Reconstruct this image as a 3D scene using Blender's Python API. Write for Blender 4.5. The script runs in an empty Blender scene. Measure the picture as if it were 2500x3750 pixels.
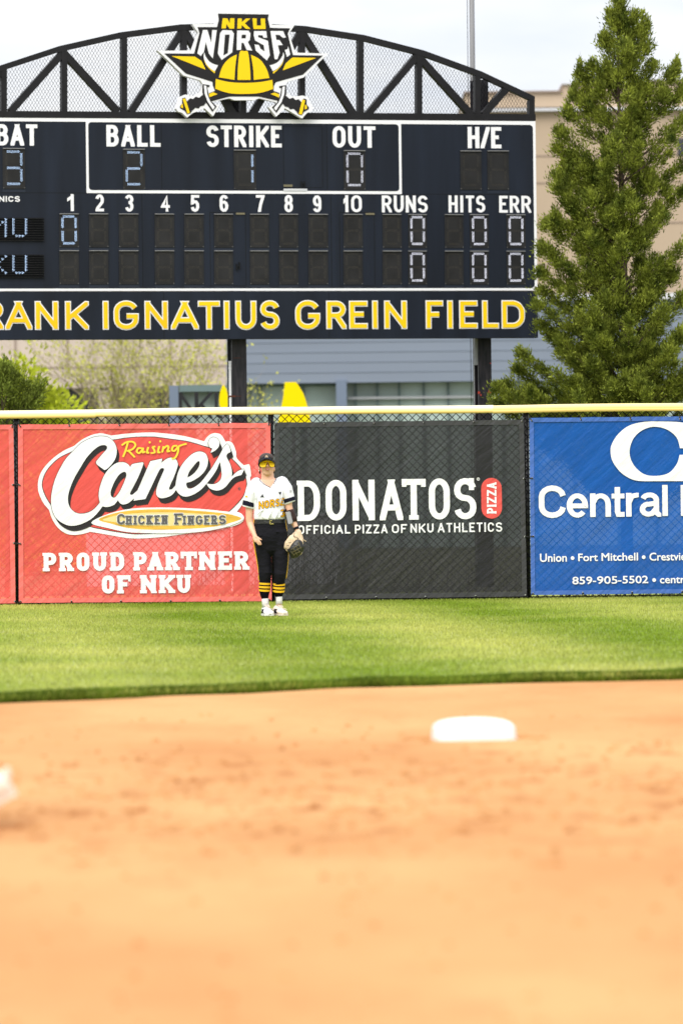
import bpy, bmesh, math, random
import numpy as np
from mathutils import Vector, Matrix
from mathutils.geometry import tessellate_polygon
from mathutils.bvhtree import BVHTree

random.seed(7)
rng = np.random.default_rng(7)
scene = bpy.context.scene
COL = scene.collection
R = math.radians

# ------------------------------------------------------------------ camera
F_PX, CAM_H, HORIZON, ROLL = 20833.3, 1.2, 1831.0, 0.0115
_p = (1875.0 - HORIZON) / F_PX
FWD = Vector((0, math.cos(_p), -math.sin(_p)))
_r0, _u0 = Vector((1, 0, 0)), Vector((0, math.sin(_p), math.cos(_p)))
RIGHT = _r0 * math.cos(ROLL) - _u0 * math.sin(ROLL)
UP = _u0 * math.cos(ROLL) + _r0 * math.sin(ROLL)
EYE = Vector((0, 0, CAM_H))
cam = bpy.data.cameras.new("camera")
cam.lens = 200.0
cam.sensor_fit = 'VERTICAL'
cam.sensor_height = 36.0
cam.sensor_width = 24.0
cam.clip_start, cam.clip_end = 0.5, 3000
cam.dof.use_dof = True
cam.dof.focus_distance = 62.5
cam.dof.aperture_fstop = 3.3
cam_o = bpy.data.objects.new("camera", cam)
m = Matrix((RIGHT, UP, -FWD)).transposed().to_4x4()
m.translation = EYE
cam_o.matrix_world = m
COL.objects.link(cam_o)
scene.camera = cam_o

# ------------------------------------------------------------------ light
SUN_EL, SUN_AZ = R(50), R(205)          # azimuth from +Y towards +X: behind the camera, a little left
world = bpy.data.worlds.new("World")
scene.world = world
world.use_nodes = True
nt = world.node_tree
nt.nodes.clear()
w_out = nt.nodes.new('ShaderNodeOutputWorld')
w_sky = nt.nodes.new('ShaderNodeTexSky')
w_sky.sky_type = 'NISHITA'
w_sky.sun_disc = False
w_sky.sun_elevation = SUN_EL
w_sky.sun_rotation = SUN_AZ
bg_sky = nt.nodes.new('ShaderNodeBackground')
bg_sky.inputs[1].default_value = 0.1
bg_cloud = nt.nodes.new('ShaderNodeBackground')
bg_cloud.inputs[1].default_value = 0.50
tc = nt.nodes.new('ShaderNodeTexCoord')
mp = nt.nodes.new('ShaderNodeMapping')
mp.inputs['Scale'].default_value = (7, 7, 26)
ns = nt.nodes.new('ShaderNodeTexNoise')
ns.inputs['Scale'].default_value = 2.2
ns.inputs['Detail'].default_value = 5
cr = nt.nodes.new('ShaderNodeValToRGB')
cr.color_ramp.elements[0].position = 0.36
cr.color_ramp.elements[0].color = (0.82, 0.86, 0.95, 1)
cr.color_ramp.elements[1].position = 0.6
cr.color_ramp.elements[1].color = (0.985, 0.985, 1.0, 1)
mix = nt.nodes.new('ShaderNodeMixShader')
mix.inputs[0].default_value = 0.93
nt.links.new(tc.outputs['Generated'], mp.inputs[0])
nt.links.new(mp.outputs[0], ns.inputs['Vector'])
nt.links.new(ns.outputs['Fac'], cr.inputs[0])
nt.links.new(cr.outputs[0], bg_cloud.inputs[0])
# an overcast sky is about two and a half times brighter overhead than at the horizon
sx = nt.nodes.new('ShaderNodeSeparateXYZ')
zr = nt.nodes.new('ShaderNodeMapRange')
zr.inputs['From Min'].default_value = 0.04
zr.inputs['From Max'].default_value = 1.0
zr.inputs['To Min'].default_value = 0.535
zr.inputs['To Max'].default_value = 1.15
nt.links.new(tc.outputs['Generated'], sx.inputs[0])
nt.links.new(sx.outputs['Z'], zr.inputs['Value'])
nt.links.new(zr.outputs[0], bg_cloud.inputs[1])
nt.links.new(w_sky.outputs[0], bg_sky.inputs[0])
nt.links.new(bg_sky.outputs[0], mix.inputs[1])
nt.links.new(bg_cloud.outputs[0], mix.inputs[2])
nt.links.new(mix.outputs[0], w_out.inputs[0])
sun = bpy.data.lights.new("sun", 'SUN')
sun.energy = 1.5
sun.angle = R(35)
sun.color = (1.0, 0.95, 0.87)
sun_o = bpy.data.objects.new("sun", sun)
_sd = Vector((math.sin(SUN_AZ) * math.cos(SUN_EL), math.cos(SUN_AZ) * math.cos(SUN_EL), math.sin(SUN_EL)))
sun_o.rotation_euler = _sd.to_track_quat('Z', 'Y').to_euler()
sun_o.location = (0, 30, 40)
COL.objects.link(sun_o)

vs = scene.view_settings
vs.view_transform = 'Standard'
vs.look = 'None'
vs.exposure = 0.95
vs.gamma = 1.0
scene.cycles.use_denoising = True
scene.cycles.max_bounces = 8
scene.cycles.transparent_max_bounces = 12

# ------------------------------------------------------------------ pixel -> place helpers
def ray(px, py):
    return (FWD * F_PX + RIGHT * (px - 1250) + UP * (1875 - py)).normalized()

def ground_at(px, py, z=0.0):
    d = ray(px, py)
    return EYE + d * ((z - CAM_H) / d.z)

def at(px, py, dist):
    """point seen at a pixel, at depth dist in front of the camera"""
    d = ray(px, py)
    return EYE + d * (dist / d.y)

class Plane:
    """an upright plane through two ground points: u along it, z up, n towards the camera"""
    def __init__(s, a, b):
        s.O = Vector((a.x, a.y, 0))
        s.U = (Vector((b.x, b.y, 0)) - s.O).normalized()
        s.N = Vector((s.U.y, -s.U.x, 0))
    def uv(s, px, py, off=0.0):
        d = ray(px, py)
        o = s.O + s.N * off
        t = (o - EYE).dot(s.N) / d.dot(s.N)
        p = EYE + d * t
        return ((p - s.O).dot(s.U), p.z)
    def P(s, uv, off=0.0):
        return s.O + s.U * uv[0] + Vector((0, 0, uv[1])) + s.N * off
    def box(s, x0, y0, x1, y1):
        """pixel box -> (u0, z0, u1, z1), level on the plane"""
        xm, ym = (x0 + x1) / 2, (y0 + y1) / 2
        u0, u1 = s.uv(x0, ym)[0], s.uv(x1, ym)[0]
        z1, z0 = s.uv(xm, y0)[1], s.uv(xm, y1)[1]
        return u0, z0, u1, z1

# ------------------------------------------------------------------ mesh helpers
ORIGIN = {}

class MB:
    def __init__(s):
        s.v, s.f, s.m = [], [], []
    def face(s, pts, mi=0):
        b = len(s.v)
        s.v += [tuple(p) for p in pts]
        s.f.append(tuple(range(b, b + len(pts))))
        s.m.append(mi)
    def grid(s, rows, mi=0, close=False, caps=False):
        b = len(s.v)
        n = len(rows[0])
        for r in rows:
            s.v += [tuple(p) for p in r]
        for i in range(len(rows) - 1):
            for j in range(n if close else n - 1):
                k = (j + 1) % n
                s.f.append((b + i * n + j, b + i * n + k, b + (i + 1) * n + k, b + (i + 1) * n + j))
                s.m.append(mi)
        if caps:
            s.f.append(tuple(b + j for j in reversed(range(n))))
            s.f.append(tuple(b + (len(rows) - 1) * n + j for j in range(n)))
            s.m += [mi, mi]
    def box(s, c, ax, ay, az, mi=0):
        """box from centre and three half-axis vectors"""
        c, ax, ay, az = Vector(c), Vector(ax), Vector(ay), Vector(az)
        b = len(s.v)
        for k in (-1, 1):
            for j in (-1, 1):
                for i in (-1, 1):
                    s.v.append(tuple(c + ax * i + ay * j + az * k))
        for q in ((0, 2, 3, 1), (4, 5, 7, 6), (0, 1, 5, 4), (2, 6, 7, 3), (0, 4, 6, 2), (1, 3, 7, 5)):
            s.f.append(tuple(b + i for i in q))
            s.m.append(mi)
    def bar(s, a, b, r, n=5, mi=0, r2=None):
        a, b = Vector(a), Vector(b)
        t = (b - a).normalized()
        x = t.cross(Vector((0.31, 0.2, 0.93)))
        if x.length < 1e-3:
            x = t.cross(Vector((1, 0, 0)))
        x.normalize()
        y = t.cross(x)
        r2 = r if r2 is None else r2
        rows = [[p + (x * math.cos(k * 2 * math.pi / n) + y * math.sin(k * 2 * math.pi / n)) * q for k in range(n)] for p, q in ((a, r), (b, r2))]
        s.grid(rows, mi, True, True)
    def poly(s, pl, loops, off, mi=0, thick=0.0):
        """filled outline(s) in plane coordinates; later loops are holes"""
        vec = [[Vector((u, z, 0)) for u, z in L] for L in loops]
        tris = tessellate_polygon(vec)
        flat = [p for L in loops for p in L]
        b = len(s.v)
        s.v += [tuple(pl.P(p, off)) for p in flat]
        for t in tris:
            a, c, d = (flat[i] for i in t)
            area = (c[0] - a[0]) * (d[1] - a[1]) - (d[0] - a[0]) * (c[1] - a[1])
            s.f.append(tuple(b + i for i in (t if area > 0 else t[::-1])))
            s.m.append(mi)
        if thick:
            for L in loops:
                for i in range(len(L)):
                    p, q = L[i], L[(i + 1) % len(L)]
                    s.face([pl.P(p, off), pl.P(q, off), pl.P(q, off - thick), pl.P(p, off - thick)], mi)
            s.face([pl.P(p, off - thick) for p in loops[0]], mi)
    def build(s, name, mats, parent=None, smooth=False, weld=False):
        me = bpy.data.meshes.new(name)
        o0 = ORIGIN.get(parent.name, Vector()) if parent is not None else Vector()
        me.from_pydata([(x - o0.x, y - o0.y, z - o0.z) for x, y, z in s.v], [], s.f)
        mats = mats if isinstance(mats, (list, tuple)) else [mats]
        for mt in mats:
            me.materials.append(mt)
        if len(mats) > 1:
            me.polygons.foreach_set('material_index', s.m)
        if weld:
            bm = bmesh.new()
            bm.from_mesh(me)
            bmesh.ops.remove_doubles(bm, verts=bm.verts, dist=1e-5)
            bmesh.ops.recalc_face_normals(bm, faces=bm.faces)
            bm.to_mesh(me)
            bm.free()
        if smooth:
            me.polygons.foreach_set('use_smooth', [True] * len(me.polygons))
        me.update()
        return link(name, me, parent)

def link(name, me, parent=None):
    o = bpy.data.objects.new(name, me)
    COL.objects.link(o)
    if parent is not None:
        o.parent = parent
        ORIGIN[o.name] = ORIGIN.get(parent.name, Vector())
    else:
        ORIGIN[o.name] = Vector()
    return o

def tag(o, label=None, cat=None, group=None, kind=None):
    for k, v in (('label', label), ('category', cat), ('group', group), ('kind', kind)):
        if v:
            o[k] = v
    return o

def thing(name, loc, label, cat, group=None):
    o = bpy.data.objects.new(name, None)
    o.empty_display_size = 0.2
    o.location = loc
    COL.objects.link(o)
    ORIGIN[o.name] = Vector(loc)
    return tag(o, label, cat, group)

def spline(pts, closed=True, n=5):
    """smooth outline; a point written (x, y, 1) is a corner"""
    P = [(p[0], p[1]) for p in pts]
    K = [len(p) > 2 for p in pts]
    N = len(P)
    out = []
    for i in range(N if closed else N - 1):
        p1, p2 = P[i], P[(i + 1) % N]
        p0 = p1 if (K[i] or (not closed and i == 0)) else P[i - 1]
        p3 = p2 if (K[(i + 1) % N] or (not closed and i == N - 2)) else P[(i + 2) % N]
        for k in range(n):
            t = k / n
            out.append(tuple(0.5 * ((2 * b) + (-a + c) * t + (2 * a - 5 * b + 4 * c - d) * t * t + (-a + 3 * b - 3 * c + d) * t ** 3)
                             for a, b, c, d in zip(p0, p1, p2, p3)))
    if not closed:
        out.append(P[-1])
    return out

# ------------------------------------------------------------------ materials
def mat(name, col, rough=0.7, spec=0.3, var=0.0, vscale=3.0, bump=0.0, bscale=40.0, metal=0.0, alpha=0.0, emit=0.0,
        stretch=(1, 1, 1), rot=(0, 0, 0), bdist=0.02, island=0.0, col2=None, coat=0.0, detail=4, trans=0.0, bstretch=None):
    mt = bpy.data.materials.new(name)
    mt.use_nodes = True
    t = mt.node_tree
    bs = t.nodes['Principled BSDF']
    c = (*col, 1)
    bs.inputs['Base Color'].default_value = c
    bs.inputs['Roughness'].default_value = rough
    bs.inputs['Specular IOR Level'].default_value = spec
    bs.inputs['Metallic'].default_value = metal
    bs.inputs['Coat Weight'].default_value = coat
    if emit:
        bs.inputs['Emission Color'].default_value = c
        bs.inputs['Emission Strength'].default_value = emit
    geo = t.nodes.new('ShaderNodeNewGeometry')
    def coord(st):
        mpn = t.nodes.new('ShaderNodeMapping')
        mpn.vector_type = 'TEXTURE'
        mpn.inputs['Rotation'].default_value = rot
        mpn.inputs['Scale'].default_value = tuple(1 / max(v, 1e-3) for v in st)
        t.links.new(geo.outputs['Position'], mpn.inputs[0])
        return mpn.outputs[0]
    last = None
    if var:
        n = t.nodes.new('ShaderNodeTexNoise')
        n.inputs['Scale'].default_value = vscale
        n.inputs['Detail'].default_value = detail
        t.links.new(coord(stretch), n.inputs['Vector'])
        rp = t.nodes.new('ShaderNodeValToRGB')
        rp.color_ramp.elements[0].position = 0.3
        rp.color_ramp.elements[1].position = 0.7
        lo = tuple(max(0, x * (1 - var)) for x in col)
        hi = col2 if col2 else tuple(min(1, x * (1 + var)) for x in col)
        rp.color_ramp.elements[0].color = (*lo, 1)
        rp.color_ramp.elements[1].color = (*hi, 1)
        t.links.new(n.outputs['Fac'], rp.inputs[0])
        last = rp.outputs[0]
    if island:
        hsv = t.nodes.new('ShaderNodeHueSaturation')
        mr = t.nodes.new('ShaderNodeMapRange')
        mr.inputs['To Min'].default_value = 1 - island
        mr.inputs['To Max'].default_value = 1 + island
        t.links.new(geo.outputs['Random Per Island'], mr.inputs[0])
        t.links.new(mr.outputs[0], hsv.inputs['Value'])
        if last is not None:
            t.links.new(last, hsv.inputs['Color'])
        else:
            hsv.inputs['Color'].default_value = c
        last = hsv.outputs[0]
    if last is not None:
        t.links.new(last, bs.inputs['Base Color'])
    if bump:
        n = t.nodes.new('ShaderNodeTexNoise')
        n.inputs['Scale'].default_value = bscale
        n.inputs['Detail'].default_value = 4
        t.links.new(coord(bstretch or stretch), n.inputs['Vector'])
        bp = t.nodes.new('ShaderNodeBump')
        bp.inputs['Strength'].default_value = bump
        bp.inputs['Distance'].default_value = bdist
        t.links.new(n.outputs['Fac'], bp.inputs['Height'])
        t.links.new(bp.outputs[0], bs.inputs['Normal'])
    surf = bs.outputs[0]
    out = t.nodes['Material Output']
    if trans:
        tl = t.nodes.new('ShaderNodeBsdfTranslucent')
        if last is not None:
            t.links.new(last, tl.inputs[0])
        else:
            tl.inputs[0].default_value = c
        mx = t.nodes.new('ShaderNodeMixShader')
        mx.inputs[0].default_value = trans
        t.links.new(surf, mx.inputs[1])
        t.links.new(tl.outputs[0], mx.inputs[2])
        surf = mx.outputs[0]
    if alpha:
        tr = t.nodes.new('ShaderNodeBsdfTransparent')
        mx = t.nodes.new('ShaderNodeMixShader')
        mx.inputs[0].default_value = alpha
        t.links.new(surf, mx.inputs[1])
        t.links.new(tr.outputs[0], mx.inputs[2])
        surf = mx.outputs[0]
    t.links.new(surf, out.inputs['Surface'])
    return mt

def vinyl(name, col, alpha, bump=0.55):
    """hung vinyl mesh: diagonal pull folds, see-through weave"""
    return mat(name, col, rough=0.5, spec=0.25, var=0.10, vscale=2.2, stretch=(0.7, 0.7, 3.2), rot=(0, R(-42), 0),
               bump=bump, bscale=3.0, bdist=0.035, bstretch=(0.9, 1, 5.0), alpha=alpha, detail=3)

M = {
    'navy': mat('scoreboard_navy', (0.0085, 0.0125, 0.0225), 0.5, 0.25, var=0.3, vscale=1.3, stretch=(3, 3, 0.3), bump=0.06, bscale=4),
    'steel_black': mat('black_painted_steel', (0.008, 0.0075, 0.009), 0.5, 0.3, var=0.3, vscale=6),
    'post_paint': mat('weathered_post_paint', (0.006, 0.009, 0.016), 0.4, 0.4, var=0.5, vscale=9, stretch=(3, 3, 0.5), col2=(0.035, 0.03, 0.035)),
    'white_vinyl': mat('white_vinyl', (0.82, 0.82, 0.84), 0.5, 0.3),
    'white_print': mat('white_banner_print', (0.80, 0.80, 0.81), 0.55, 0.25, var=0.05, vscale=2.2, stretch=(0.7, 0.7, 3.2), rot=(0, R(-42), 0), bump=0.4, bscale=3.0, bdist=0.03, bstretch=(0.9, 1, 5)),
    'yellow_vinyl': mat('yellow_vinyl', (0.90, 0.60, 0.002), 0.5, 0.3),
    'amber_vinyl': mat('amber_vinyl', (0.90, 0.55, 0.004), 0.5, 0.3, var=0.12, vscale=0.6),
    'emblem_black': mat('emblem_black', (0.012, 0.011, 0.012), 0.5, 0.3),
    'seam': mat('dark_seam', (0.004, 0.005, 0.007), 0.8),
    'digit_face': mat('digit_panel_face', (0.0145, 0.0143, 0.0148), 0.55, 0.3, var=0.35, vscale=4),
    'patch': mat('fresh_navy_patch', (0.018, 0.024, 0.038), 0.5, 0.25),
    'lip_metal': mat('pale_metal_lip', (0.22, 0.22, 0.22), 0.4, 0.5),
    'dot_off': mat('unlit_dot', (0.055, 0.045, 0.03), 0.4, 0.5),
    'dot_blue': mat('lit_dot_blue', (0.50, 0.68, 1.0), 0.4, emit=0.55),
    'dot_white': mat('lit_dot_white', (0.76, 0.77, 0.90), 0.4, emit=0.62),
    'wire': mat('black_coated_wire', (0.005, 0.005, 0.006), 0.8, 0.08),
    'fence_black': mat('black_fence_tube', (0.008, 0.008, 0.009), 0.4, 0.4),
    'cap': mat('yellow_fence_cap', (0.88, 0.775, 0.50), 0.28, 0.5, var=0.05, vscale=1.5, coat=0.5),
    'cap_new': mat('deep_yellow_fence_cap', (0.88, 0.70, 0.27), 0.28, 0.5, var=0.05, vscale=1.5, coat=0.5),
    'cap_lip': mat('shade_tinted_cap_lip', (0.84, 0.60, 0.20), 0.35, 0.4),  # deeper yellow: the groove's warm shade is put into the lip colour
    'red': vinyl('red_banner', (0.84, 0.11, 0.095), 0.26, 0.45),
    'red_hem': vinyl('red_banner_hem', (0.78, 0.16, 0.14), 0.03),
    'dark': vinyl('charcoal_banner', (0.019, 0.019, 0.021), 0.085, 0.55),
    'dark_hem': vinyl('charcoal_banner_hem', (0.05, 0.05, 0.053), 0.04),
    'blue': vinyl('blue_banner', (0.003, 0.085, 0.37), 0.09, 0.4),
    'blue_hem': vinyl('blue_banner_hem', (0.06, 0.14, 0.44), 0.03),
    'print_black': mat('black_banner_print', (0.025, 0.022, 0.024), 0.5, 0.3, alpha=0.14),
    'print_red': vinyl('red_banner_print', (0.80, 0.10, 0.085), 0.16, 0.4),
    'print_yellow': mat('yellow_banner_print', (0.80, 0.62, 0.05), 0.5, 0.3),
    'print_gold': mat('gold_banner_print', (0.78, 0.46, 0.06), 0.5, 0.3, var=0.25, vscale=4, stretch=(1, 1, 4), alpha=0.08),
    'print_pale': mat('pale_gold_banner_print', (0.80, 0.66, 0.30), 0.5, 0.3, alpha=0.06),
    'print_grey': mat('grey_banner_print', (0.10, 0.095, 0.10), 0.5, 0.3),
    'tag_metal': mat('tarnished_latch', (0.17, 0.15, 0.09), 0.5, 0.4),
    'tie': mat('black_tie', (0.01, 0.01, 0.01), 0.5),
    'grommet': mat('metal_grommet', (0.6, 0.6, 0.6), 0.3, metal=0.9),
    'galv': mat('galvanised_steel', (0.20, 0.20, 0.205), 0.5, 0.4, var=0.12, vscale=5, stretch=(4, 4, 0.3)),
    'pvc': mat('white_conduit', (0.75, 0.76, 0.78), 0.4),
    'conduit': mat('grey_conduit', (0.30, 0.31, 0.32), 0.5),
    'rust': mat('rusty_clamp', (0.12, 0.035, 0.015), 0.8, var=0.3, vscale=30),
    'peel': mat('red_primer_patch', (0.42, 0.05, 0.03), 0.7),
    'skin': mat('skin', (0.74, 0.43, 0.29), 0.5, 0.3, var=0.06, vscale=14),
    'hair': mat('brown_hair', (0.035, 0.020, 0.013), 0.5, 0.4, var=0.5, vscale=60, stretch=(1, 1, 0.2), bump=0.5, bscale=90),
    'jersey': mat('white_jersey_cloth', (0.78, 0.78, 0.81), 0.85, 0.1, bump=0.5, bscale=9, bdist=0.03, bstretch=(1.2, 1.2, 0.9)),
    'cloth_black': mat('black_cloth', (0.009, 0.0088, 0.012), 0.8, 0.1, bump=0.8, bscale=12, bdist=0.03, bstretch=(0.8, 0.8, 1.3)),
    'sock_black': mat('black_sock', (0.006, 0.006, 0.012), 0.9, 0.05, bump=0.2, bscale=60),
    'sock_white': mat('white_sock', (0.70, 0.68, 0.66), 0.9, 0.1, bump=0.25, bscale=50),
    'gold': mat('gold_stripe', (0.80, 0.46, 0.02), 0.8, 0.1),
    'gold_text': mat('gold_lettering', (0.80, 0.40, 0.006), 0.7, 0.1, var=0.12, vscale=18),
    'trim': mat('navy_trim', (0.010, 0.010, 0.022), 0.8, 0.1),
    'leather_black': mat('black_leather', (0.010, 0.010, 0.008), 0.4, 0.5, var=0.4, vscale=25, bump=0.4, bscale=40),
    'leather_tan': mat('tan_leather', (0.66, 0.50, 0.34), 0.55, 0.3, var=0.22, vscale=16, bump=0.4, bscale=30),
    'lace': mat('olive_lace', (0.13, 0.11, 0.05), 0.6),
    'lens': mat('yellow_lens', (0.95, 0.60, 0.0), 0.4, 0.25),
    'visor': mat('charcoal_visor_cloth', (0.020, 0.023, 0.032), 0.8, 0.1),
    'lips': mat('lips', (0.42, 0.14, 0.12), 0.5),
    'teeth': mat('teeth', (0.70, 0.66, 0.60), 0.4),
    'shoe_white': mat('white_shoe', (0.78, 0.77, 0.76), 0.5, 0.3, var=0.08, vscale=20),
    'shoe_cream': mat('cream_shoe', (0.72, 0.62, 0.52), 0.5, 0.3, var=0.14, vscale=20),
    'brown_sleeve': mat('brown_sleeve', (0.030, 0.014, 0.011), 0.6, 0.2),
    'guard_grey': mat('grey_guard_plate', (0.30, 0.30, 0.31), 0.3, 0.5),
    'buckle': mat('brass_buckle', (0.60, 0.50, 0.18), 0.3, metal=0.8),
    'base': mat('white_base_rubber', (0.80, 0.80, 0.80), 0.45, 0.3, var=0.03, vscale=12),
    'tan_wall': mat('tan_precast', (0.56, 0.47, 0.40), 0.85, 0.15, var=0.06, vscale=0.5),
    'tan_light': mat('tan_precast_upper', (0.46, 0.36, 0.26), 0.85, 0.15, var=0.08, vscale=0.25, stretch=(1, 1, 0.4)),
    'joint': mat('precast_joint', (0.30, 0.23, 0.19), 0.9),
    'flash': mat('pale_flashing', (0.62, 0.63, 0.66), 0.5),
    'clad': mat('blue_grey_cladding', (0.20, 0.235, 0.295), 0.5, 0.4, var=0.05, vscale=0.5, stretch=(0.4, 0.4, 3)),
    'clad_dark': mat('cladding_joint', (0.194, 0.229, 0.288), 0.6),
    'glass': mat('greenish_glass', (0.42, 0.52, 0.48), 0.25, 0.6, var=0.25, vscale=0.5, stretch=(1, 1, 0.4)),
    'frame_glass': mat('pale_green_glass', (0.50, 0.60, 0.56), 0.3, 0.4, var=0.12, vscale=1.0),
    'glass_dark': mat('dark_glass', (0.045, 0.045, 0.055), 0.2, 0.6, var=0.4, vscale=0.6),
    'mullion': mat('grey_green_frame', (0.14, 0.20, 0.20), 0.5),
    'steelblue': mat('blue_grey_frame', (0.16, 0.20, 0.27), 0.5),
    'sign_black': mat('sign_lettering_black', (0.015, 0.015, 0.018), 0.6),
    'sail': mat('yellow_fabric', (0.86, 0.66, 0.0), 0.7, 0.1),
    'pale_wall': mat('pale_stand_in', (0.50, 0.50, 0.52), 0.85, var=0.08, vscale=1.0),
    'weed': mat('dry_weed', (0.10, 0.075, 0.05), 0.9, island=0.4),
    'bark': mat('grey_brown_bark', (0.085, 0.06, 0.045), 0.9, var=0.4, vscale=14, stretch=(1, 1, 0.2), bump=0.6, bscale=30),
    'twig': mat('pale_twig', (0.33, 0.275, 0.20), 0.9, var=0.2, vscale=8),
    'juniper': mat('juniper_foliage', (0.075, 0.125, 0.017), 0.75, 0.15, var=0.5, vscale=5.5, island=0.5, col2=(0.34, 0.385, 0.055), trans=0.25),
    'juniper_dark': mat('small_juniper_foliage', (0.15, 0.19, 0.03), 0.75, 0.15, var=0.4, vscale=4, island=0.45, trans=0.18),
    'shrub': mat('spring_green_foliage', (0.42, 0.47, 0.035), 0.7, 0.15, var=0.3, vscale=0.9, island=0.3, trans=0.3),
    'bud': mat('budding_leaves', (0.50, 0.50, 0.11), 0.7, 0.15, island=0.35, trans=0.3),
}

def dirt_material():
    mt = bpy.data.materials.new('infield_clay')
    mt.use_nodes = True
    t = mt.node_tree
    bs = t.nodes['Principled BSDF']
    bs.inputs['Roughness'].default_value = 0.95
    bs.inputs['Specular IOR Level'].default_value = 0.05
    geo = t.nodes.new('ShaderNodeNewGeometry')
    def noise(sc, st, det=5):
        mp_ = t.nodes.new('ShaderNodeMapping')
        mp_.inputs['Scale'].default_value = st
        t.links.new(geo.outputs['Position'], mp_.inputs[0])
        n = t.nodes.new('ShaderNodeTexNoise')
        n.inputs['Scale'].default_value = sc
        n.inputs['Detail'].default_value = det
        t.links.new(mp_.outputs[0], n.inputs['Vector'])
        return n.outputs['Fac']
    r1 = t.nodes.new('ShaderNodeValToRGB')
    r1.color_ramp.elements[0].position = 0.32
    r1.color_ramp.elements[0].color = (0.435, 0.208, 0.081, 1)
    r1.color_ramp.elements[1].position = 0.62
    r1.color_ramp.elements[1].color = (0.53, 0.298, 0.130, 1)
    t.links.new(noise(0.6, (1.0, 0.35, 1)), r1.inputs[0])
    # kicked-up clay: darker patches with a shape of their own
    r2 = t.nodes.new('ShaderNodeValToRGB')
    r2.color_ramp.elements[0].position = 0.52
    r2.color_ramp.elements[0].color = (0, 0, 0, 1)
    r2.color_ramp.elements[1].position = 0.71
    r2.color_ramp.elements[1].color = (1, 1, 1, 1)
    t.links.new(noise(7.0, (0.75, 0.3, 1), 5), r2.inputs[0])
    r3 = t.nodes.new('ShaderNodeValToRGB')
    r3.color_ramp.elements[0].position = 0.42
    r3.color_ramp.elements[0].color = (0, 0, 0, 1)
    r3.color_ramp.elements[1].position = 0.62
    r3.color_ramp.elements[1].color = (1, 1, 1, 1)
    t.links.new(noise(0.35, (0.5, 1.0, 1), 2), r3.inputs[0])
    # the runners' lane round the base is kicked up most
    sp = t.nodes.new('ShaderNodeSeparateXYZ')
    t.links.new(geo.outputs['Position'], sp.inputs[0])
    la = t.nodes.new('ShaderNodeMapRange')
    la.interpolation_type = 'SMOOTHSTEP'
    la.inputs['From Min'].default_value = 29.0
    la.inputs['From Max'].default_value = 24.5
    lb_ = t.nodes.new('ShaderNodeMapRange')
    lb_.interpolation_type = 'SMOOTHSTEP'
    lb_.inputs['From Min'].default_value = 18.6
    lb_.inputs['From Max'].default_value = 21.0
    t.links.new(sp.outputs['Y'], la.inputs['Value'])
    t.links.new(sp.outputs['Y'], lb_.inputs['Value'])
    lane = t.nodes.new('ShaderNodeMath')
    lane.operation = 'MULTIPLY'
    t.links.new(la.outputs[0], lane.inputs[0])
    t.links.new(lb_.outputs[0], lane.inputs[1])
    lad = t.nodes.new('ShaderNodeMath')
    lad.operation = 'MULTIPLY_ADD'
    lad.inputs[1].default_value = 0.85
    t.links.new(lane.outputs[0], lad.inputs[0])
    r3m = t.nodes.new('ShaderNodeMath')
    r3m.operation = 'MULTIPLY'
    r3m.inputs[1].default_value = 0.30
    t.links.new(r3.outputs[0], r3m.inputs[0])
    t.links.new(r3m.outputs[0], lad.inputs[2])
    mu = t.nodes.new('ShaderNodeMath')
    mu.operation = 'MULTIPLY'
    t.links.new(r2.outputs[0], mu.inputs[0])
    t.links.new(lad.outputs[0], mu.inputs[1])
    mx = t.nodes.new('ShaderNodeMixRGB')
    mx.inputs[2].default_value = (0.335, 0.132, 0.044, 1)
    t.links.new(mu.outputs[0], mx.inputs[0])
    t.links.new(r1.outputs[0], mx.inputs[1])
    t.links.new(mx.outputs[0], bs.inputs['Base Color'])
    bp = t.nodes.new('ShaderNodeBump')
    bp.inputs['Strength'].default_value = 0.9
    bp.inputs['Distance'].default_value = 0.03
    t.links.new(noise(9, (1, 0.6, 1), 6), bp.inputs['Height'])
    t.links.new(bp.outputs[0], bs.inputs['Normal'])
    return mt

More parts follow.
